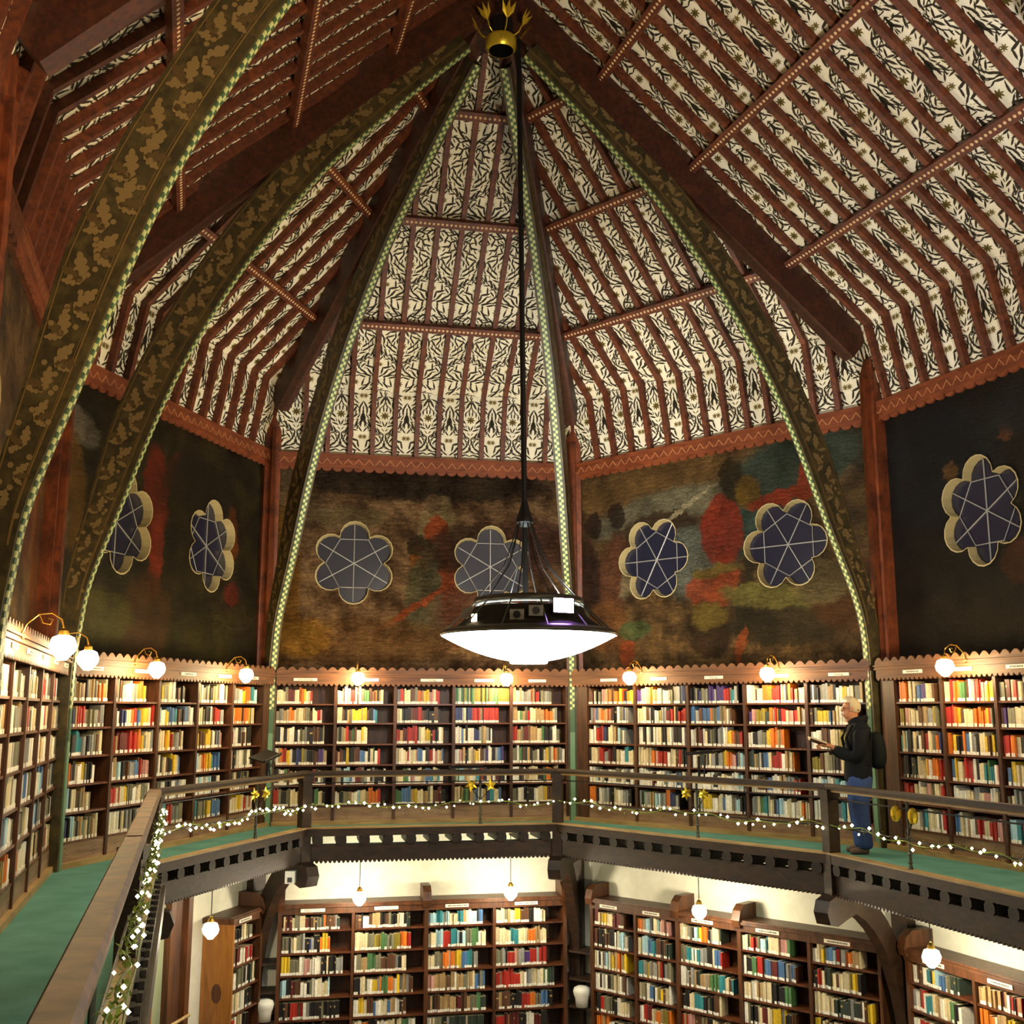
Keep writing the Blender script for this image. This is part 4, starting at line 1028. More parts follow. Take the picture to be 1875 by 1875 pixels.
for b in BAY:
    fr = FRR[b]; L = fr.L
    wd = .07 if b in ('A', 'A2') else .06
    root = thing('gallery_railing', 'oak handrail on thin iron rods guarding the %s edge of the gallery' % RTXT[b], 'railing', tuple(fr.P(L / 2, 0, G + .05)), 'gallery railings')
    m = MB(); pr = [(-wd, 4.745), (wd, 4.745), (wd, 4.775), (wd * .75, 4.80), (-wd * .75, 4.80), (-wd, 4.775)]
    m.prism([fr.P(-.03, v, z) for v, z in pr], fr.P(L + .03, 0, 0) - fr.P(-.03, 0, 0)); m.obj('handrail', W_RAIL if b in ('A', 'A2') else W_BEAM, root)
    m = MB(); m.box(fr, -.02, L + .02, -wd * .5, wd * .5, 4.715, 4.745); m.obj('handrail_lip', W_RAIL if b in ('A', 'A2') else W_CURB, root)
    for z in (4.64, 4.34): MB().tube([fr.P(0, .01, z), fr.P(L, .01, z)], .009, 6).obj('iron_rod', IRON, root)
    for u in STAN[b]:
        m = MB().tube([fr.P(u, 0, G + .04), fr.P(u, 0, G + .1), fr.P(u, 0, 4.3), fr.P(u, 0, 4.72)], [.03, .017, .015, .015], 8); st = m.obj('stanchion', STEEL, root)
        m = MB()
        for z in (4.12, 4.2, 4.36, 4.62): m.lathe(fr.P(u, 0, z), [(.015, -.015), (.026, 0), (.015, .015)], 8)
        m.obj('stanchion_collars', STEEL, st)
        if b in 'BCDE':
            for sg in (-1, 1):
                MB().tube([fr.P(u, .01, 4.38), fr.P(u + sg * .05, .02, 4.44), fr.P(u + sg * .10, .03, 4.5), fr.P(u + sg * .135, .03, 4.56)], .006, 5).obj('curled_arm', IRON, st)
                c = fr.P(u + sg * .14, .04, 4.585); m = MB(); T3 = Vector((fr.t.x, fr.t.y, 0)); N3 = Vector((fr.n.x, fr.n.y, 0))
                if b == 'E': m.lathe(c, [(.0, -.085), (.035, -.07), (.052, -.02), (.05, .03), (.03, .065), (0, .08)], 10)
                else:
                    k = 6 if b != 'C' else 5; vs = [c + N3 * .035]
                    for q in range(2 * k):
                        rr_ = .095 if q % 2 == 0 else .045; a = math.pi * q / k + .4 * sg
                        vs.append(c + (T3 * math.cos(a) + UP * math.sin(a)) * rr_)
                    m.add(vs + [c - N3 * .01], [(0, q + 1, (q + 1) % (2 * k) + 1) for q in range(2 * k)] + [(2 * k + 1, (q + 1) % (2 * k) + 1, q + 1) for q in range(2 * k)])
                    m.lathe(c + N3 * .03, [(.03, -.01), (.036, .01), (.03, .03)], 8)
                m.obj('gilded_flower', M_GILTF if 'M_GILTF' in globals() else GILT, st)
    # string of fairy lights
    g = thing('fairy_lights', 'string of warm fairy lights wound along the %s gallery railing' % RTXT[b], 'string lights', tuple(fr.P(L / 2, .03, 4.33)), 'strings of fairy lights')
    near = b in ('A', 'A2'); zc = 4.52 if near else 4.335; vv = .10 if near else .035; nb = {'A2': 46, 'A': 52, 'B': 44, 'C': 34, 'D': 36, 'E': 34}[b]
    pts = []
    for i in range(int(L / .08) + 1):
        u = min(i * .08, L); pts.append(fr.P(u, vv + .02 * math.sin(u * 9), zc + .03 * math.sin(u * 3.3) + .02 * math.cos(u * 9)))
    MB().tube(pts, .006, 4).obj('wire', WIRE, g)
    if near:
        pts2 = [fr.P(u_, vv + .02, zc - .12 + .03 * math.sin(u_ * 4)) for u_ in [L * i / 40 for i in range(41)]]; MB().tube(pts2, .005, 4).obj('wire', WIRE, g)
    clus = R.random() * .4
    for i in range(nb):
        u = L * (i + R.random() * .9) / nb
        if b == 'E': u = min(L, u)
        dens = 1
        p = fr.P(u, vv + R.uniform(-.03, .045), zc + .03 * math.sin(u * 3.3) + R.uniform(-.05, .05) * (1.9 if near else 1))
        s = R.uniform(.009, .015) if near else R.uniform(.012, .022)
        o = link('bulb', BULB_ME, g); M = Matrix.Diagonal((s, s, s, 1)); M.translation = p; o.matrix_basis = M
    lm = MB()
    for i in range(nb * (9 if near else 2)):
        u = L * R.random(); p = fr.P(u, vv + R.uniform(-.03, .03), zc + .03 * math.sin(u * 3.3) + R.uniform(-.05, .05) * (2 if near else 1)); a = R.uniform(0, 6.28); e = R.uniform(-1, 1)
        d = Vector((math.cos(a) * math.cos(e), math.sin(a) * math.cos(e), math.sin(e))); q = d.cross(UP).normalized()
        lm.add([p, p + d * .02 + q * .01, p + d * .045, p + d * .02 - q * .01], [(0, 1, 2, 3)])
    stuff(lm.obj('garland_leaves', LEAF_ME.materials[0], g, fix=False))
for k in HIPKEYS:
    c = RAIL[k]; fr = FRR['C']
    m = MB(); a = .07; T = unit(RIDGE[k] - WALL[k]); t = Vector((-T.y, T.x))
    def Q(s, tt, z, c=c, T=T, t=t): p = c + T * s + t * tt; return (p.x, p.y, z)
    for h, z0, z1 in ((.07, 3.60, 4.70), (.085, 4.66, 4.74)):
        m.hexa([Q(h, -h, z0), Q(h, h, z0), Q(-h, h, z0), Q(-h, -h, z0), Q(h, -h, z1), Q(h, h, z1), Q(-h, h, z1), Q(-h, -h, z1)])
    tag(m.obj('newel_post', W_BEAM), 'square oak newel post of the gallery railing at the ' + {'A2': 'near left', 'AB': 'left', 'BC': 'back left', 'CD': 'back middle', 'DE': 'back right', 'E2': 'near right'}[k] + ' corner', 'newel post', 'railing newel posts')

# ------------------------------------------------------------------ globe lamps
def globe_mesh(r, name='globe'):
    k = r / .1
    return MB().lathe((0, 0, 0), [(.035 * k, .09 * k), (.078 * k, .072 * k), (.1 * k, .01 * k), (.088 * k, -.035 * k), (.03 * k, -.098 * k), (.001, -.1 * k)], 8).mesh(name, GLOBE)


GM = globe_mesh(.098); GLOBE2 = M_plain('pendant globe glass', (1, .95, .85), .3, 0, (1, .86, .6), 190); GM2 = globe_mesh(.098); GM2.materials.clear(); GM2.materials.append(GLOBE2)
WORD = {'A': 'walkway bookcase', 'B': 'back left bookcase', 'C': 'back gallery bookcase', 'D': 'back right bookcase', 'E': 'right gallery bookcase'}
for b, us in {'A': (.95, 3.05), 'B': (1.24, 3.32), 'C': (1.41, 3.6), 'D': (1.57, 3.8), 'E': (1.66, 3.9)}.items():
    fr = FR[b]
    for i, u in enumerate(us):
        root = thing('globe_wall_lamp', 'glowing globe on a curled brass bracket, %s lamp above the %s' % (('first', 'second')[i], WORD[b]), 'lamp', tuple(fr.P(u, BC_DEPTH + .06, 6.18)), 'globe lamps along the gallery cornice')
        sgn = -1 if b in 'DE' else 1
        path = [fr.P(u, BC_DEPTH + .05, 6.15), fr.P(u, BC_DEPTH + .09, 6.24), fr.P(u, BC_DEPTH + .17, 6.315), fr.P(u, BC_DEPTH + .26, 6.325), fr.P(u, BC_DEPTH + .33, 6.28), fr.P(u, BC_DEPTH + .35, 6.21)]
        MB().tube(path, .007, 6).obj('bracket', BRASS, root)
        MB().tube([fr.P(u, BC_DEPTH + .17, 6.315), fr.P(u, BC_DEPTH + .2, 6.25), fr.P(u, BC_DEPTH + .25, 6.24), fr.P(u, BC_DEPTH + .27, 6.275), fr.P(u, BC_DEPTH + .235, 6.285)], .005, 5).obj('scroll', BRASS, root)
        MB().lathe(fr.P(u, BC_DEPTH + .06, 6.15), [(.001, -.025), (.024, -.015), (.024, .015), (.001, .025)], 8).obj('wall_rose', BRASS, root)
        MB().lathe(fr.P(u, BC_DEPTH + .35, 6.165), [(.012, .05), (.035, .03), (.04, -.005)], 10).obj('globe_holder', BRASS, root)
        o = link('globe', GM, root); o.location = fr.P(u, BC_DEPTH + .35, 6.075); o.rotation_euler.z = fr.ang
for b, us in {'B': (2.24,), 'C': (1.49, 3.61), 'D': (2.83,), 'E': (1.47,)}.items():
    fr = FR[b]
    for i, u in enumerate(us):
        root = thing('globe_pendant_lamp', 'globe pendant on a cord before the %s columns of the ground floor %s bookcase' % (('first', 'far')[i], {'B': 'left', 'C': 'back', 'D': 'back right', 'E': 'right'}[b]), 'lamp', tuple(fr.P(u, .95, 3.93)), 'globe pendants under the gallery')
        MB().tube([fr.P(u, .95, 3.94), fr.P(u, .95, 3.2)], .006, 6).obj('cord', IRON, root)
        MB().lathe(fr.P(u, .95, 3.93), [(.04, .01), (.035, -.02), (.008, -.03)], 10).obj('ceiling_rose', BRASS, root)
        MB().lathe(fr.P(u, .95, 3.175), [(.01, .06), (.03, .035), (.045, -.005)], 10).obj('globe_holder', BRASS, root)
        o = link('globe', GM2, root); o.location = fr.P(u, .95, 3.08); o.rotation_euler.z = fr.ang + .3

# ------------------------------------------------------------------ the big dish lamp under the apex
SPOT_P = M_plain('violet spotlight lens', (1, 1, 1), .3, 0, (.5, .24, 1), 110)
SPOT_W = M_plain('warm spotlight lens', (1, 1, 1), .3, 0, (1, .75, .4), 30)
def dish_lamp(cx, cy, lean, label):
    z0 = 6.41
    root = thing('dish_pendant_lamp', label, 'lamp', (cx, cy, 13.4), 'great dish lamps')
    c = Vector((cx, cy, z0)); top = Vector((cx + lean, cy, 13.55))
    base = Vector((cx - .03, cy, 6.6))
    MB().tube([base, top], .032, 10).obj('rod', IRON, root)
    col = base.lerp(top, (7.72 - 6.6) / (13.55 - 6.6))
    MB().lathe(col, [(.033, .18), (.055, .09), (.095, -.02), (.1, -.06), (.06, -.1), (.033, -.12)], 12).obj('collar', IRON, root)
    R0 = .95
    prof = [(R0 * math.cos(a) if False else R0 * (1 - (i / 12) ** 2 * 0) * math.sqrt(max(0, 1 - (i / 12))), 0) for i, a in ((0, 0),)]
    bp = [(R0 * q, -.285 * (1 - q ** 1.9)) for q in (1, .96, .9, .82, .72, .6, .48, .36, .22)]
    MB().lathe(c, [(R0, .012)] + bp + [(.205, -.285), (.2, -.297), (.001, -.297)], 48).obj('frosted_bowl', BOWL, root, smooth=True)
    MB().lathe(c, [(R0 - .06, .07), (R0 + .012, .03), (R0 + .014, .0), (R0 - .01, -.002)], 48).obj('bowl_rim', DISHMETAL, root, smooth=True)
    MB().lathe(c, [(R0 - .05, .05), (.78, .1), (.64, .2), (.6, .3)], 32).obj('upper_reflector', M_plain('reflector grey', lin('#24201c'), .9, spec=.15), root, smooth=True)
    MB().lathe(c, [(.54, .33), (.585, .33), (.6, .37), (.585, .41), (.54, .41), (.54, .33)], 40).obj('lamp_ring', DISHMETAL, root, smooth=True)
    for i in range(12):
        a = 2 * math.pi * i / 12 + .2
        MB().tube([c + Vector((.58 * math.cos(a), .58 * math.sin(a), .36)), c + Vector(((R0 - .02) * math.cos(a), (R0 - .02) * math.sin(a), .03))], .009, 5).obj('strut', STEEL, root)
    for i in range(10):
        a = 2 * math.pi * i / 10 + .1; e_ = c + Vector((.57 * math.cos(a), .57 * math.sin(a), .39)); s_ = col + Vector((.07 * math.cos(a), .07 * math.sin(a), -.06)); md = s_.lerp(e_, .5) + Vector((-.07 * math.cos(a), -.07 * math.sin(a), -.06))
        MB().tube([s_, s_.lerp(md, .5) + Vector((0, 0, -.02)), md, md.lerp(e_, .55), e_], .0075, 5).obj('cable', IRON, root)
    # spotlights standing on the ring
    for a, el, kind in ((-62, .0, 'p'), (-140, -.12, 'w'), (-100, -.1, 'b'), (-85, -.06, 'b'), (30, 0, 'b'), (100, 0, 'b'), (160, 0, 'b')):
        a = math.radians(a); d = Vector((math.cos(a), math.sin(a), 0)); p = c + d * .70 + Vector((0, 0, .27 + el)); t = Vector((-d.y, d.x, 0))
        hw = .13 if kind == 'p' else (.05 if kind == 'w' else .075); hh = .085 if kind == 'p' else .055
        m = MB().hexa([p + d * .05 - t * hw - UP * hh, p + d * .05 + t * hw - UP * hh, p - d * .09 + t * hw * .7 - UP * hh * .8, p - d * .09 - t * hw * .7 - UP * hh * .8,
                       p + d * .05 - t * hw + UP * hh, p + d * .05 + t * hw + UP * hh, p - d * .09 + t * hw * .7 + UP * hh * .8, p - d * .09 - t * hw * .7 + UP * hh * .8])
        s = m.obj('spotlight', DISHMETAL if kind != 'b' else M_plain('speaker grey', lin('#6a6258'), .5), root)
        if kind == 'b': MB().prism([p + d * .052 + (t * math.cos(q) + UP * math.sin(q)) * .04 for q in [h * math.pi / 5 for h in range(10)]], d * .006).obj('lens', IRON, s)
        else: MB().hexa([p + d * .051 - t * hw * .9 - UP * hh * .85, p + d * .051 + t * hw * .9 - UP * hh * .85, p + d * .045 + t * hw * .9 - UP * hh * .85, p + d * .045 - t * hw * .9 - UP * hh * .85,
                         p + d * .051 - t * hw * .9 + UP * hh * .85, p + d * .051 + t * hw * .9 + UP * hh * .85, p + d * .045 + t * hw * .9 + UP * hh * .85, p + d * .045 - t * hw * .9 + UP * hh * .85]).obj('lens', SPOT_P if kind == 'p' else SPOT_W, s)
    # uplighting of the dish: lamps inside the upper ring throw light on the roof
    for i, (a, e, pw, colr) in enumerate(UPLIGHTS):
        l = D.lights.new('uplight', 'SPOT'); l.energy = pw; l.spot_size = math.radians(120); l.spot_blend = .8; l.shadow_soft_size = .12; l.color = colr
        o = D.objects.new('uplight', l); COL.objects.link(o); a = math.radians(a); e = math.radians(e)
        d = Vector((math.cos(a) * math.cos(e), math.sin(a) * math.cos(e), math.sin(e))); o.location = c + Vector((.4 * math.cos(a), .4 * math.sin(a), .5)); o.rotation_euler = d.to_track_quat('-Z', 'Y').to_euler()
        o.parent = root; o.matrix_parent_inverse = root.matrix_basis.inverted()
    return root


UPLIGHTS = [(101, 18, 600, (1, .93, .8)), (46, 18, 480, (1, .93, .8)), (164, 20, 260, (1, .85, .6)), (10, 30, 120, (1, .88, .7)), (200, 50, 90, (1, .75, .42))]
dish_lamp(.18, 11.9, -.10, 'great white dish lamp with spotlights hanging on a long rod below the roof crown')
UPLIGHTS = [(15, 30, 1500, (1, .93, .85)), (50, 32, 1300, (1, .93, .85)), (140, 38, 900, (1, .74, .42)), (172, 38, 900, (1, .7, .38))]
dish_lamp(2.7, 3.2, 0, 'second great dish lamp, in the half of the hall behind the viewer')

# gilded crown where the ribs meet
cr = thing('gilded_crown', 'gilded crown with leaf sprays where the roof ribs meet', 'ornament', (-.13, 11.9, 13.5))
MB().lathe((-.13, 11.9, 13.5), [(.15, -.1), (.185, -.06), (.19, .05), (.17, .07), (.15, .05), (.15, -.1)], 20).obj('crown_ring', GILT, cr, smooth=True)
for i in range(7):
    a = 2 * math.pi * i / 7 + .5; d = Vector((math.cos(a), math.sin(a), 0)); p = Vector((-.13, 11.9, 13.57)) + d * .17
    MB().tube([p, p + d * .06 + UP * .03, p + d * .1 + UP * .1], .008, 5).obj('stem', GILT, cr)
    for sd in (-.5, 0, .5):
        q = p + d * .1 + UP * .09; dd = (d * .45 + UP + Vector((-d.y, d.x, 0)) * sd).normalized(); w = dd.cross(d).normalized()
        MB().add([q, q + dd * .1 + w * .03, q + dd * .2 + d * .03, q + dd * .1 - w * .03, q + dd * .1 + d * .02], [(0, 1, 4), (1, 2, 4), (2, 3, 4), (3, 0, 4)]).obj('leaf', GILT, cr)
MB().lathe((-.13, 11.9, 13.5), [(.14, -.1), (.14, .3), (.05, .32)], 16).obj('boss', IRON, cr)

# ------------------------------------------------------------------ small things
for b, u, z, lb in (('B', 2.5, 4.86, 'black iron reading stand with scrolled wheels on the back left railing'), ('D', 2.6, 4.95, 'black reading desk on a stem above the back right railing'), ('C', 2.2, 4.815, 'low black reading ledge on the back railing')):
    fr = FRR[b]; root = thing('reading_stand', lb, 'reading stand', tuple(fr.P(u, 0, 4.80)), 'reading stands on the railings')
    if b != 'C':
        MB().tube([fr.P(u, 0, 4.80), fr.P(u, 0, z + .1)], .016, 8).obj('stem', IRON, root)
        MB().tube([fr.P(u + .08, 0, 4.80), fr.P(u + .08, -.03, z + .12)], .012, 6).obj('stem', IRON, root)
    h = .14 if b == 'B' else .07
    if b == 'C': h = .01
    P = fr.P
    m = MB().hexa([P(u - .2, .06, z + .1 * (b != 'C')), P(u + .26, .06, z + .1 * (b != 'C') + h * .6), P(u + .26, -.16, z + .1 * (b != 'C') + h), P(u - .2, -.16, z + .1 * (b != 'C') + h * .4),
                   P(u - .2, .06, z + .02 + .1 * (b != 'C')), P(u + .26, .06, z + .02 + .1 * (b != 'C') + h * .6), P(u + .26, -.16, z + .02 + .1 * (b != 'C') + h), P(u - .2, -.16, z + .02 + .1 * (b != 'C') + h * .4)]); m.obj('desk_board', IRON, root)
    MB().tube([P(u - .2, .06, z + .03 + .1 * (b != 'C')), P(u + .26, .06, z + .03 + .1 * (b != 'C') + h * .6)], .012, 6).obj('lip', IRON, root)
    if b == 'B':
        for du in (.04, .16):
            MB().tube([P(u + du + .045 * math.cos(q), 0, z + .07 + .045 * math.sin(q)) for q in [h_ * math.pi / 8 for h_ in range(17)]], .006, 5).obj('scroll', IRON, root)
            MB().tube([P(u + du + .02 * math.cos(q), 0, z + .07 + .02 * math.sin(q)) for q in [h_ * math.pi / 6 for h_ in range(13)]], .005, 5).obj('scroll', IRON, root)
fr = FR['C']
def white_box(b, u, lb):
    fr = FR[b]; r = thing('wall_light_box', lb, 'light fitting', tuple(fr.P(u, .05, 3.5)), 'white boxes on the plaster under the gallery')
    MB().box(fr, u - .2, u + .2, 0, .09, 3.44, 3.56).obj('body', WHITE, r); MB().box(fr, u - .18, u + .18, .09, .1, 3.455, 3.545).obj('cover', PLASTER, r)
white_box('C', .75, 'white box high on the back plaster under the gallery, near the back left brace'); white_box('C', 3.2, 'white box high on the plaster, beside the pendant over the far back columns')
white_box('D', 1.9, 'white box on the plaster below the back right gallery, nearest the middle post'); white_box('D', 2.9, 'white box on the plaster below the back right gallery, midway along'); white_box('D', 3.9, 'white box on the plaster below the back right gallery, nearest the curved brace')
s_ = RAIL['BC']; r = thing('sensor_box', 'small white sensor box on the corbel of the back left brace', 'sensor', (s_.x - .1, s_.y - .1, 3.4))
MB().cube((s_.x - .13, s_.y - .16, 3.43), .13, .1, .16).obj('case', WHITE, r); MB().cube((s_.x - .13, s_.y - .215, 3.40), .06, .02, .06).obj('lens', IRON, r)
w = WALL['CD']; q = unit(RIDGE['CD'] - w); r = thing('small_floodlight', 'small black and white floodlight on the post behind the dish lamp', 'light fitting', (w.x + .1, w.y - .2, 6.9))
p = w + q * .3
MB().cube((p.x + .13, p.y, 6.97), .1, .12, .22).obj('case', IRON, r); MB().cube((p.x + .1, p.y - .07, 6.93), .09, .03, .16).obj('front', WHITE, r)
# open corner shelves with pale lamp shades
for k, ba, bb, ua, ub in (('CD', 'C', 'D', 4.6, .5), ('BC', 'B', 'C', 4.72, .4)):
    w = WALL[k]; a, b_ = FR[ba].P(ua, .34, 0), FR[bb].P(ub, .34, 0)
    a2, b2 = FR[ba].P(ua, .01, 0), FR[bb].P(ub, .01, 0)
    nm = 'between the back and back right' if k == 'CD' else 'between the left and back'
    root = thing('corner_shelf', 'open corner shelves %s ground floor bookcases' % nm, 'shelf', tuple(a.lerp(b_, .5)), 'open corner shelves')
    for z in (2.16, 1.78, 1.4, 1.06, .7):
        MB().prism([Vector((q.x, q.y, z - .03)) for q in (a2, Vector((w.x, w.y, 0)), b2, b_, a)], UP * .03).obj('shelf', W_BEAM, root)
    c = a.lerp(b_, .6 if k == 'CD' else .3) ; c.z = 1.4; c.y += .02
    root = thing('lamp_shade', 'pale rounded lamp shade standing on the corner shelf %s bookcases' % nm, 'lamp shade', tuple(c))
    MB().lathe(c, [(.001, .005), (.09, .005), (.1, .12), (.12, .17), (.13, .22), (.115, .265), (.07, .285), (.001, .29)], 14).obj('shade', WHITE, root, smooth=True)
# glazed door on the ground floor left
fr = FR['B']; root = D.objects.new('door_1', None); COL.objects.link(root); struct(root, 'glazed oak door on the ground floor, left of the golden end panel')
ORANGE = M_wood('door oak orange', lin('#7c4218'), lin('#a85e26'), .4, 3)
for u, m_ in ((2.3, ORANGE), (2.72, W_LOW), (3.12, W_LOW), (1.5, W_LOW)): MB().box(fr, u - .05, u + .05, .02, .16, 0, 3.5).obj('door_stile', m_, root)
for z in (.1, 1.75, 3.4): MB().box(fr, 2.35, 2.67, .04, .1, z - .03, z + .03).obj('door_rail', W_LOW, root)
MB().box(fr, 2.35, 2.67, .06, .075, .05, 3.4).obj('pane', M_plain('greenish obscure glass', lin('#8d9478'), .25), root)
MB().box(fr, 1.55, 2.25, .04, .06, .05, 3.4).obj('pane', GLASS, root)
MB().box(fr, 2.77, 3.07, .04, .1, .05, 3.4).obj('door_panel', W_CASE, root)
r = thing('stair_handrail', 'thin pale handrail sloping past the glazed ground floor door', 'handrail', tuple(fr.P(1.7, .5, 0)))
MB().tube([fr.P(1.2, .5, 1.95), fr.P(2.7, .45, 2.0)], .02, 8).obj('rail', W_CURB, r); MB().tube([fr.P(1.7, .49, 0), fr.P(1.7, .49, 1.96)], .018, 8).obj('post', W_BEAM, r)
# black lamp arms rising from a reading table on the ground floor
c = FR['D'].P(3.0, 2.0, 0); r = thing('standing_lamp', 'black iron standing lamp with arched arms before the ground floor back right bookcase', 'lamp', tuple(c))
MB().lathe(c, [(.2, 0), (.2, .03), (.03, .06), (.02, 1.2)], 16).obj('base', IRON, r)
for a in (0, 2.1, 4.2):
    d = Vector((math.cos(a), math.sin(a), 0)); MB().tube([c + UP * 1.18, c + d * .06 + UP * 1.36, c + d * .2 + UP * 1.42, c + d * .3 + UP * 1.3, c + d * .33 + UP * 1.1], .014, 6).obj('arm', IRON, r)
    MB().lathe(c + d * .33 + UP * 1.05, [(.02, .06), (.07, -.04)], 10).obj('lamp_shade', IRON, r)

# ------------------------------------------------------------------ the reader: a white-haired man in a dark jacket, jeans and backpack
def skin(name, mat, chains, M, parent=None, root_i=0, sub=2):
    """chains: lists of (x, y, z, r); points repeated exactly are welded"""
    idx = {}; V_, R_, E_ = [], [], []
    for ch in chains:
        prev = None
        for x, y, z, *r in ch:
            key = (round(x, 4), round(y, 4), round(z, 4))
            if key not in idx: idx[key] = len(V_); V_.append((x, y, z)); R_.append(r[0] if len(r) == 1 else tuple(r))
            i = idx[key]
            if prev is not None and i != prev: E_.append((prev, i))
            prev = i
    me = D.meshes.new(name); me.from_pydata(V_, E_, []); o = D.objects.new(name, me); COL.objects.link(o)
    o.modifiers.new('skin', 'SKIN').use_smooth_shade = True
    sv = me.skin_vertices[0].data
    for i, r in enumerate(R_): sv[i].radius = (r, r) if not isinstance(r, tuple) else r; sv[i].use_root = (i == root_i)
    s_ = o.modifiers.new('sub', 'SUBSURF'); s_.levels = sub; s_.render_levels = sub
    dg = bpy.context.evaluated_depsgraph_get(); nm = D.meshes.new_from_object(o.evaluated_get(dg)); nm.name = name
    D.objects.remove(o); nm.transform(M); nm.materials.clear(); nm.materials.append(mat)
    return link(name, nm, parent)


SKIN = M_plain('skin', lin('#c08058'), .5); HAIR = M_plain('white hair', lin('#c9b896'), .8)
JACKET = M_cloth('dark jacket', lin('#171a20'), lin('#0b0d11'), 40, .8); JEANS = M_cloth('blue jeans', lin('#40558c'), lin('#2a3a66'), 80, .9); SHOE = M_plain('brown shoes', lin('#5a4436'), .6)
PACK = M_cloth('dark backpack', lin('#141a1c'), lin('#090c0e'), 50, .8)
# local axes: +x forward (the way he faces), +y to his left, z up from the floor
MAN = Matrix.Translation((4.03, 13.05, G)) @ Matrix.Rotation(math.radians(174), 4, 'Z')
def hand(sy, wx, wy, wz):
    """palm, four curled fingers and a thumb, holding something flat in front"""
    ch = [[(wx, wy, wz, .024), (wx + .05, wy, wz + .012, .03), (wx + .085, wy, wz + .02, .028)]]
    for i, ln in enumerate((.03, .034, .032, .026)):
        oy = (-.027 + .018 * i)
        ch.append([(wx + .085, wy, wz + .02, .028), (wx + .105, wy + oy, wz + .018, .0095), (wx + .105 + ln, wy + oy, wz + .005, .0085), (wx + .10 + ln, wy + oy, wz - .02, .008), (wx + .085 + ln, wy + oy, wz - .032, .007)])
    ch.append([(wx + .05, wy, wz + .012, .03), (wx + .06, wy - sy * .035, wz + .035, .012), (wx + .095, wy - sy * .045, wz + .05, .0095), (wx + .12, wy - sy * .04, wz + .05, .0085)])
    return ch
hx, hz = .06, 1.635     # head centre
body = [[(0, 0, .95, .09), (.0, 0, 1.15, .09), (-.01, 0, 1.35, .10), (-.005, 0, 1.455, .07), (.025, 0, 1.52, .058), (hx - .012, 0, hz - .045, .072), (hx - .016, 0, hz + .03, .092), (hx - .01, 0, hz + .085, .06)],
        [(hx - .012, 0, hz - .045, .072), (hx + .055, 0, hz - .075, .045), (hx + .075, 0, hz - .095, .026)],
        [(hx - .016, 0, hz + .03, .092), (hx + .045, 0, hz + .02, .062), (hx + .078, 0, hz - .005, .022), (hx + .1, 0, hz - .03, .014)]]
for sy in (1, -1):
    body.append([(-.01, 0, 1.35, .10), (-.01, sy * .17, 1.40, .06), (.01, sy * .22, 1.2, .046), (.05, sy * .2, 1.08, .042), (.18, sy * .12, 1.13, .034), (.29, sy * .06, 1.2, .025), (.29, sy * .06, 1.2, .024)][:6])
    body += [[(.29, sy * .06, 1.2, .025)] + hand(sy, .31, sy * .058, 1.205)[0]] + hand(sy, .31, sy * .058, 1.205)[1:]
    body.append([(0, 0, .95, .09), (0, sy * .09, .86, .06), (.01, sy * .095, .48, .045), (-.02, sy * .095, .09, .036), (.07, sy * .1, .04, .035), (.14, sy * .105, .03, .025)])
man = skin('person', SKIN, body, MAN)
tag(man, 'white-haired man in dark jacket and jeans standing at the shelves, reading an open book', 'person')
inv = MAN
# the body's own mesh carries the other garments as children
jk = [[(0.01, 0, .76, (.2, .17)), (.0, 0, .86, (.215, .175)), (-.0, 0, 1.0, (.205, .165)), (-.02, 0, 1.2, (.21, .165)), (-.03, 0, 1.37, (.19, .155)), (-.015, 0, 1.47, .11), (.005, 0, 1.52, .1)]]
for sy in (1, -1): jk.append([(-.03, 0, 1.37, (.19, .155)), (-.015, sy * .17, 1.40, .105), (.0, sy * .23, 1.22, .095), (.035, sy * .22, 1.07, .092), (.15, sy * .15, 1.11, .075), (.275, sy * .07, 1.185, .052)])
skin('jacket', JACKET, jk, MAN, man)
m = MB(); hd = MB().lathe((0, 0, 0), [(.07, -.05), (.105, -.03), (.115, .01), (.1, .04), (.075, .05)], 14); hd.v = [tuple(MAN @ Vector((x * 1.05 - .03, y, z + 1.50 - .25 * x))) for x, y, z in hd.v]; hd.obj('jacket_hood', JACKET, man, smooth=True)
tr = [[(0, 0, .95, .16), (0, 0, .86, .165)]]
for sy in (1, -1): tr.append([(0, 0, .86, .165), (.0, sy * .085, .76, .135), (.02, sy * .09, .5, .108), (.0, sy * .09, .3, .1), (-.015, sy * .095, .12, .098), (-.015, sy * .095, .05, .094)])
skin('jeans', JEANS, tr, MAN, man)
for sy in (1, -1): skin('shoe', SHOE, [[(-.06, sy * .095, .045, .042), (.03, sy * .1, .045, .045), (.12, sy * .105, .035, .038), (.17, sy * .107, .03, .026)]], MAN, man, 1)
hr = MB()
for i in range(9):
    th = math.pi * (.02 + .56 * i / 8)
    pass
prof = [(.001, .117), (.045, .108), (.078, .082), (.097, .045), (.1, .01), (.094, -.03), (.075, -.06)]
hr = MB().lathe((0, 0, 0), prof, 20)
vv_ = []
for x, y, z in hr.v:
    if x > .03 and z < .06: x = .03 - (x - .03) * .2; y *= .93
    vv_.append(tuple(MAN @ Vector((hx - .02 + x * 1.12, y * .98, hz + .03 + z + x * .22))))
hr.v = vv_; hr.obj('hair', HAIR, man, smooth=True)
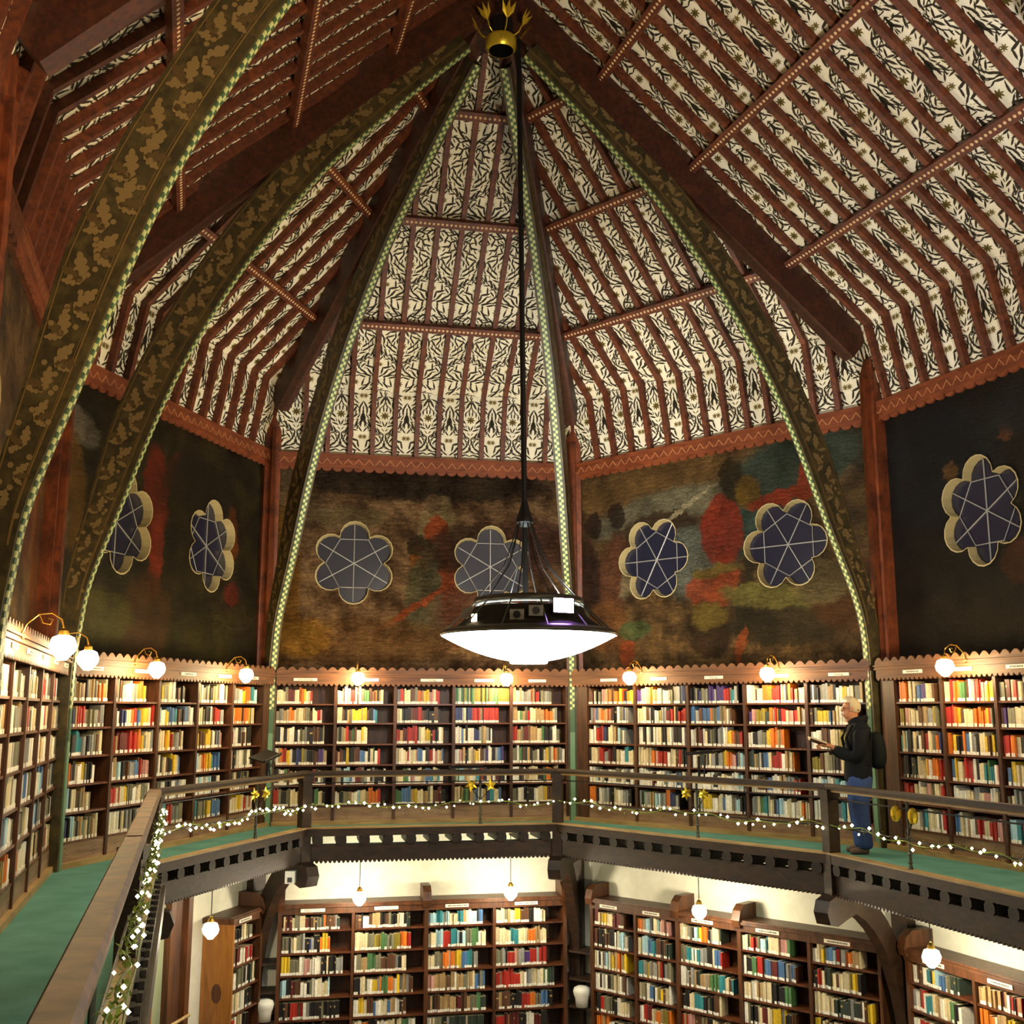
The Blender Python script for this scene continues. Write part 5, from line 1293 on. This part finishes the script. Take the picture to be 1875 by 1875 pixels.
for sy in (1, -1):
    e = MB().lathe((0, 0, 0), [(.001, .03), (.014, .02), (.019, 0), (.012, -.02), (.001, -.03)], 8); e.v = [tuple(MAN @ Vector((hx - .01 + x * .9, sy * .093 + y * .4, hz + .0 + z))) for x, y, z in e.v]; e.obj('ear', SKIN, man, smooth=True)
    e = MB().lathe((0, 0, 0), [(.001, .009), (.009, 0), (.001, -.009)], 8); e.v = [tuple(MAN @ Vector((hx + .075 + x, sy * .033 + y, hz + .012 + z))) for x, y, z in e.v]; e.obj('eye', INK, man)
mo = MB(); mo.tube([MAN @ Vector((hx + .088, -.02, hz - .066)), MAN @ Vector((hx + .097, 0, hz - .064)), MAN @ Vector((hx + .088, .02, hz - .066))], .005, 5); mo.obj('mouth', M_plain('lips', lin('#8a4a3a'), .6), man)
# backpack on his back, and the open book in his hands
bp = skin('backpack', PACK, [[(-.21, 0, .93, .13, .1), (-.24, 0, 1.1, .15, .11), (-.225, 0, 1.27, .14, .1), (-.2, 0, 1.38, .1, .08)]], MAN)
tag(bp, 'dark fabric backpack worn by the white-haired man', 'backpack')
st = MB()
for sy in (.1, -.1):
    st.tube([MAN @ Vector(p) for p in ((-.14, sy, 1.4), (-.06, sy * 1.15, 1.49), (.07, sy * 1.2, 1.44), (.14, sy * 1.3, 1.3), (.1, sy * 1.6, 1.1), (-.1, sy * 1.6, 1.0))], .018, 6)
st.obj('strap', PACK, bp)
ob = thing('open_book', 'open book held up in the hands of the white-haired man', 'book', tuple(MAN @ Vector((.43, 0, 1.24))))
for sy in (1, -1):
    c = [Vector(p) for p in ((.36, 0, 1.205), (.36, sy * .11, 1.235), (.54, sy * .11, 1.30), (.54, 0, 1.27))]; q = Vector((-.006, 0, .018))
    MB().hexa([MAN @ p for p in c] + [MAN @ (p + q) for p in c]).obj('page_block', PAGES, ob)
    MB().hexa([MAN @ (p - q * .3) for p in c] + [MAN @ p for p in c]).obj('cover', M_plain('book cover maroon', lin('#5a2420'), .5), ob)
